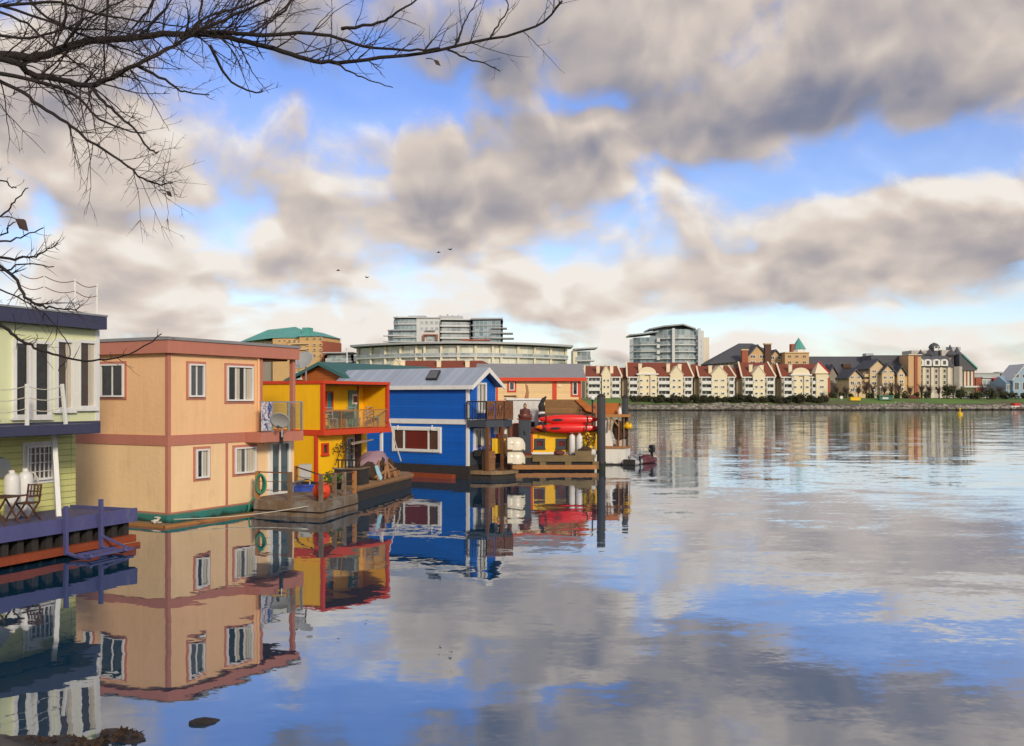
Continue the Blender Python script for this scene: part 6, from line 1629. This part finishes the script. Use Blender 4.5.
limb([(-150,40),(0,82),(40,106),(71,126),(92,142),(120,160),(139,176),(158,184),(172,183)],6.5,6.0,.015,.004,.9,-.15,.6,S2)
limb([(-20,70),(40,82),(75,95),(95,115),(120,128),(146,134)],6.4,6.2,.016,.004,.8,-.1,.35)
limb([(92,86),(100,98),(118,115),(135,130),(150,150),(160,152)],6.5,6.3,.014,.004,1.0,-.1,.35)
limb([(136,65),(165,80),(185,92),(208,95)],6.5,6.5,.012,.004,1.0,-.1,.35)
limb([(210,45),(222,70),(235,84),(255,92),(263,91)],6.6,6.6,.012,.004,.9,-.1,.3)
limb([(335,63),(350,72),(370,80),(393,88)],6.6,6.5,.008,.003,.4,-.05,.2)
limb([(447,48),(465,58),(485,64),(500,71)],6.6,6.5,.008,.003,.7,0,.2)
limb([(341,29),(379,22),(400,10),(425,-6)],6.5,6.4,.012,.005,1.2,.4,.3)
limb([(455,47),(462,30),(468,15),(480,-4)],6.5,6.5,.008,.003,1.1,.4,.25)
limb([(490,38),(500,22),(508,8),(505,-5)],6.5,6.5,.007,.003,.9,.4,.2)
for a in ([(-40,10),(50,2),(85,10),(130,20),(160,23),(200,30)],[(-40,-10),(30,15),(70,28),(108,30),(150,36)],[(108,-20),(107,20),(104,50),(105,84)],[(60,-20),(66,10),(60,35),(48,56)],[(205,-15),(200,10),(197,33)],[(-40,30),(20,38),(60,30),(100,12),(140,-10)],[(160,-15),(150,8),(135,25),(125,38)],[(250,-20),(240,0),(228,18),(215,32)],[(-30,2),(20,20),(50,44),(80,66),(100,80)],[(20,-15),(40,12),(85,36),(120,48),(150,58)],[(300,-15),(285,10),(268,24),(258,36)],[(140,36),(160,14),(178,-8)],[(60,50),(80,22),(86,-6)],[(180,40),(210,16),(250,4),(270,-14)]):
    limb(a, 6.9+rt.uniform(-.5,.4), 6.5, .012, .004, 1.3, .15, .62)
limb([(-120,210),(0,266),(26,297),(43,306),(60,309),(76,309)],5.6,5.3,.013,.003,.7,.1,.26,S3)
limb([(-120,235),(0,258),(20,257),(34,257),(46,251),(57,244)],5.6,5.4,.010,.003,.6,.2,.22,S3)
limb([(-100,260),(0,324),(17,338),(35,348),(66,358),(98,360),(130,354),(162,333)],5.5,5.2,.012,.003,.5,.25,.2,S3)
limb([(-60,240),(0,270),(20,264),(54,267)],5.5,5.4,.008,.003,.6,.15,.2)
limb([(-60,235),(0,241),(20,237),(43,228)],5.5,5.4,.008,.003,.7,.15,.15)
limb([(-60,230),(0,215),(14,202),(28,187)],5.5,5.4,.007,.003,.6,.15,.15)
limb([(-60,255),(0,236),(8,226),(16,222)],5.5,5.4,.006,.003,.5,.1,.12)
limb([(-40,275),(0,290),(30,304),(52,322),(70,350),(58,370)],5.5,5.4,.006,.002,.8,-.1,.2)
limb([(-60,165),(0,180),(10,186),(17,188)],6.0,5.9,.006,.003,.7,0,.15)
for Q,RR,dens,up,tl in LIMBS:
    Ltot = sum((b-a).length for a,b in zip(Q,Q[1:])); cnt = int(Ltot*9.2*dens)
    for _ in range(cnt):
        k = min(len(Q)-2, max(1, int(len(Q)*rt.random()**.8))); t = (Q[k+1]-Q[k-1]).normalized()
        if WX(0,1) and (Q[k].x+TX)/(Q[k].y+TY) < -.62: continue
        ax = t.cross(Vector((rt.gauss(0,1)*.5, rt.choice((-1,1))*rt.uniform(.5,1.2), rt.gauss(0,1)*.5))).normalized(); a = rt.uniform(.45,1.15)
        if ax.z < 0 and rt.random() < up: ax = -ax
        sprig(Q[k], t*math.cos(a)+ax*math.sin(a), tl*rt.uniform(.35,1.25)*(1-.45*k/len(Q)), max(.0022,min(RR[k]*.36,.0062)), 1 if tl > .24 else 2, up)
tr_ = MB().tube([(-.1,.1,-.9),(0,0,.0),(.05,0,2),(.2,-.1,3.6),(.3,-.1,4.9),(.1,0,6.8),(-.3,.1,9)],[.42,.30,.25,.21,.16,.10,.03],12)
for k in range(14):
    a = k*2.4; z = 4.6+k*.28; tr_.tube([(.2,0,z),(.2+.7*math.cos(a)-.5,.7*math.sin(a),z+.5),(.0+1.6*math.cos(a)-1,1.6*math.sin(a),z+1.3)],[.06,.035,.01],6)
tr_.build('trunk','bark',T,True)
wood.build('limb','bark',T,True); twig.build('twigs','twig_bark',T)
def leaf(px, py, Y, s):
    p = tp(px,py,Y); m = MB(); a, b, c = Vector((-.055,0,.05))*s, Vector((.02,.02,.035))*s, Vector((.055,-.01,-.05))*s; d = Vector((-.01,-.02,-.03))*s
    e, f = Vector((.0,.03,.05))*s, Vector((.03,-.03,-.045))*s
    m.poly([p+a,p+e,p+b,p]).poly([p,p+b,p+c]).poly([p+a,p,p+f,p+d]).poly([p,p+c,p+f]); m.tube([p+a,p+a+Vector((-.05,0,.015))*s,p+a+Vector((-.10,0,.01))*s],.004,4); m.build('dead_leaf','dead_leaf',T)
leaf(22,225,5.4,.75); leaf(437,63,6.55,.5); leaf(169,194,6.0,.4)
# birds far off over the water
for k,(px,py,Y,s) in enumerate(((338,270.5,70,.26),(367,277.5,75,.28),(438.5,252.5,72,.26),(450,249.5,68,.30))):
    t = Fr('flying_bird',('lowest left bird of the four flying under the clouds','second bird from the left, a little lower than the others','third bird from the left, just left of the highest one','highest and rightmost of the four small flying birds')[k],'bird',px,Y,(20,-35,10,50)[k],z=WZ(py,Y),group='birds flying under the clouds')
    b = MB().ell((0,0,0),(.5*s,.16*s,.15*s),10,7).ell((.5*s,0,.06*s),(.14*s,.1*s,.1*s),8,6); b.poly([(-.4*s,-.08*s,0),(-.8*s,-.14*s,0),(-.8*s,.14*s,0),(-.4*s,.08*s,0)])
    b.poly([(.63*s,-.02*s,.06*s),(.75*s,0,.03*s),(.63*s,.02*s,.06*s)])
    for q in (-1,1): b.poly([(.2*s,q*.1*s,.06*s),(.15*s,q*.6*s,.32*s),(-.1*s,q*1.15*s,.2*s),(-.12*s,q*.6*s,.26*s),(-.15*s,q*.1*s,.05*s)])
    b.build('body','feather',t)
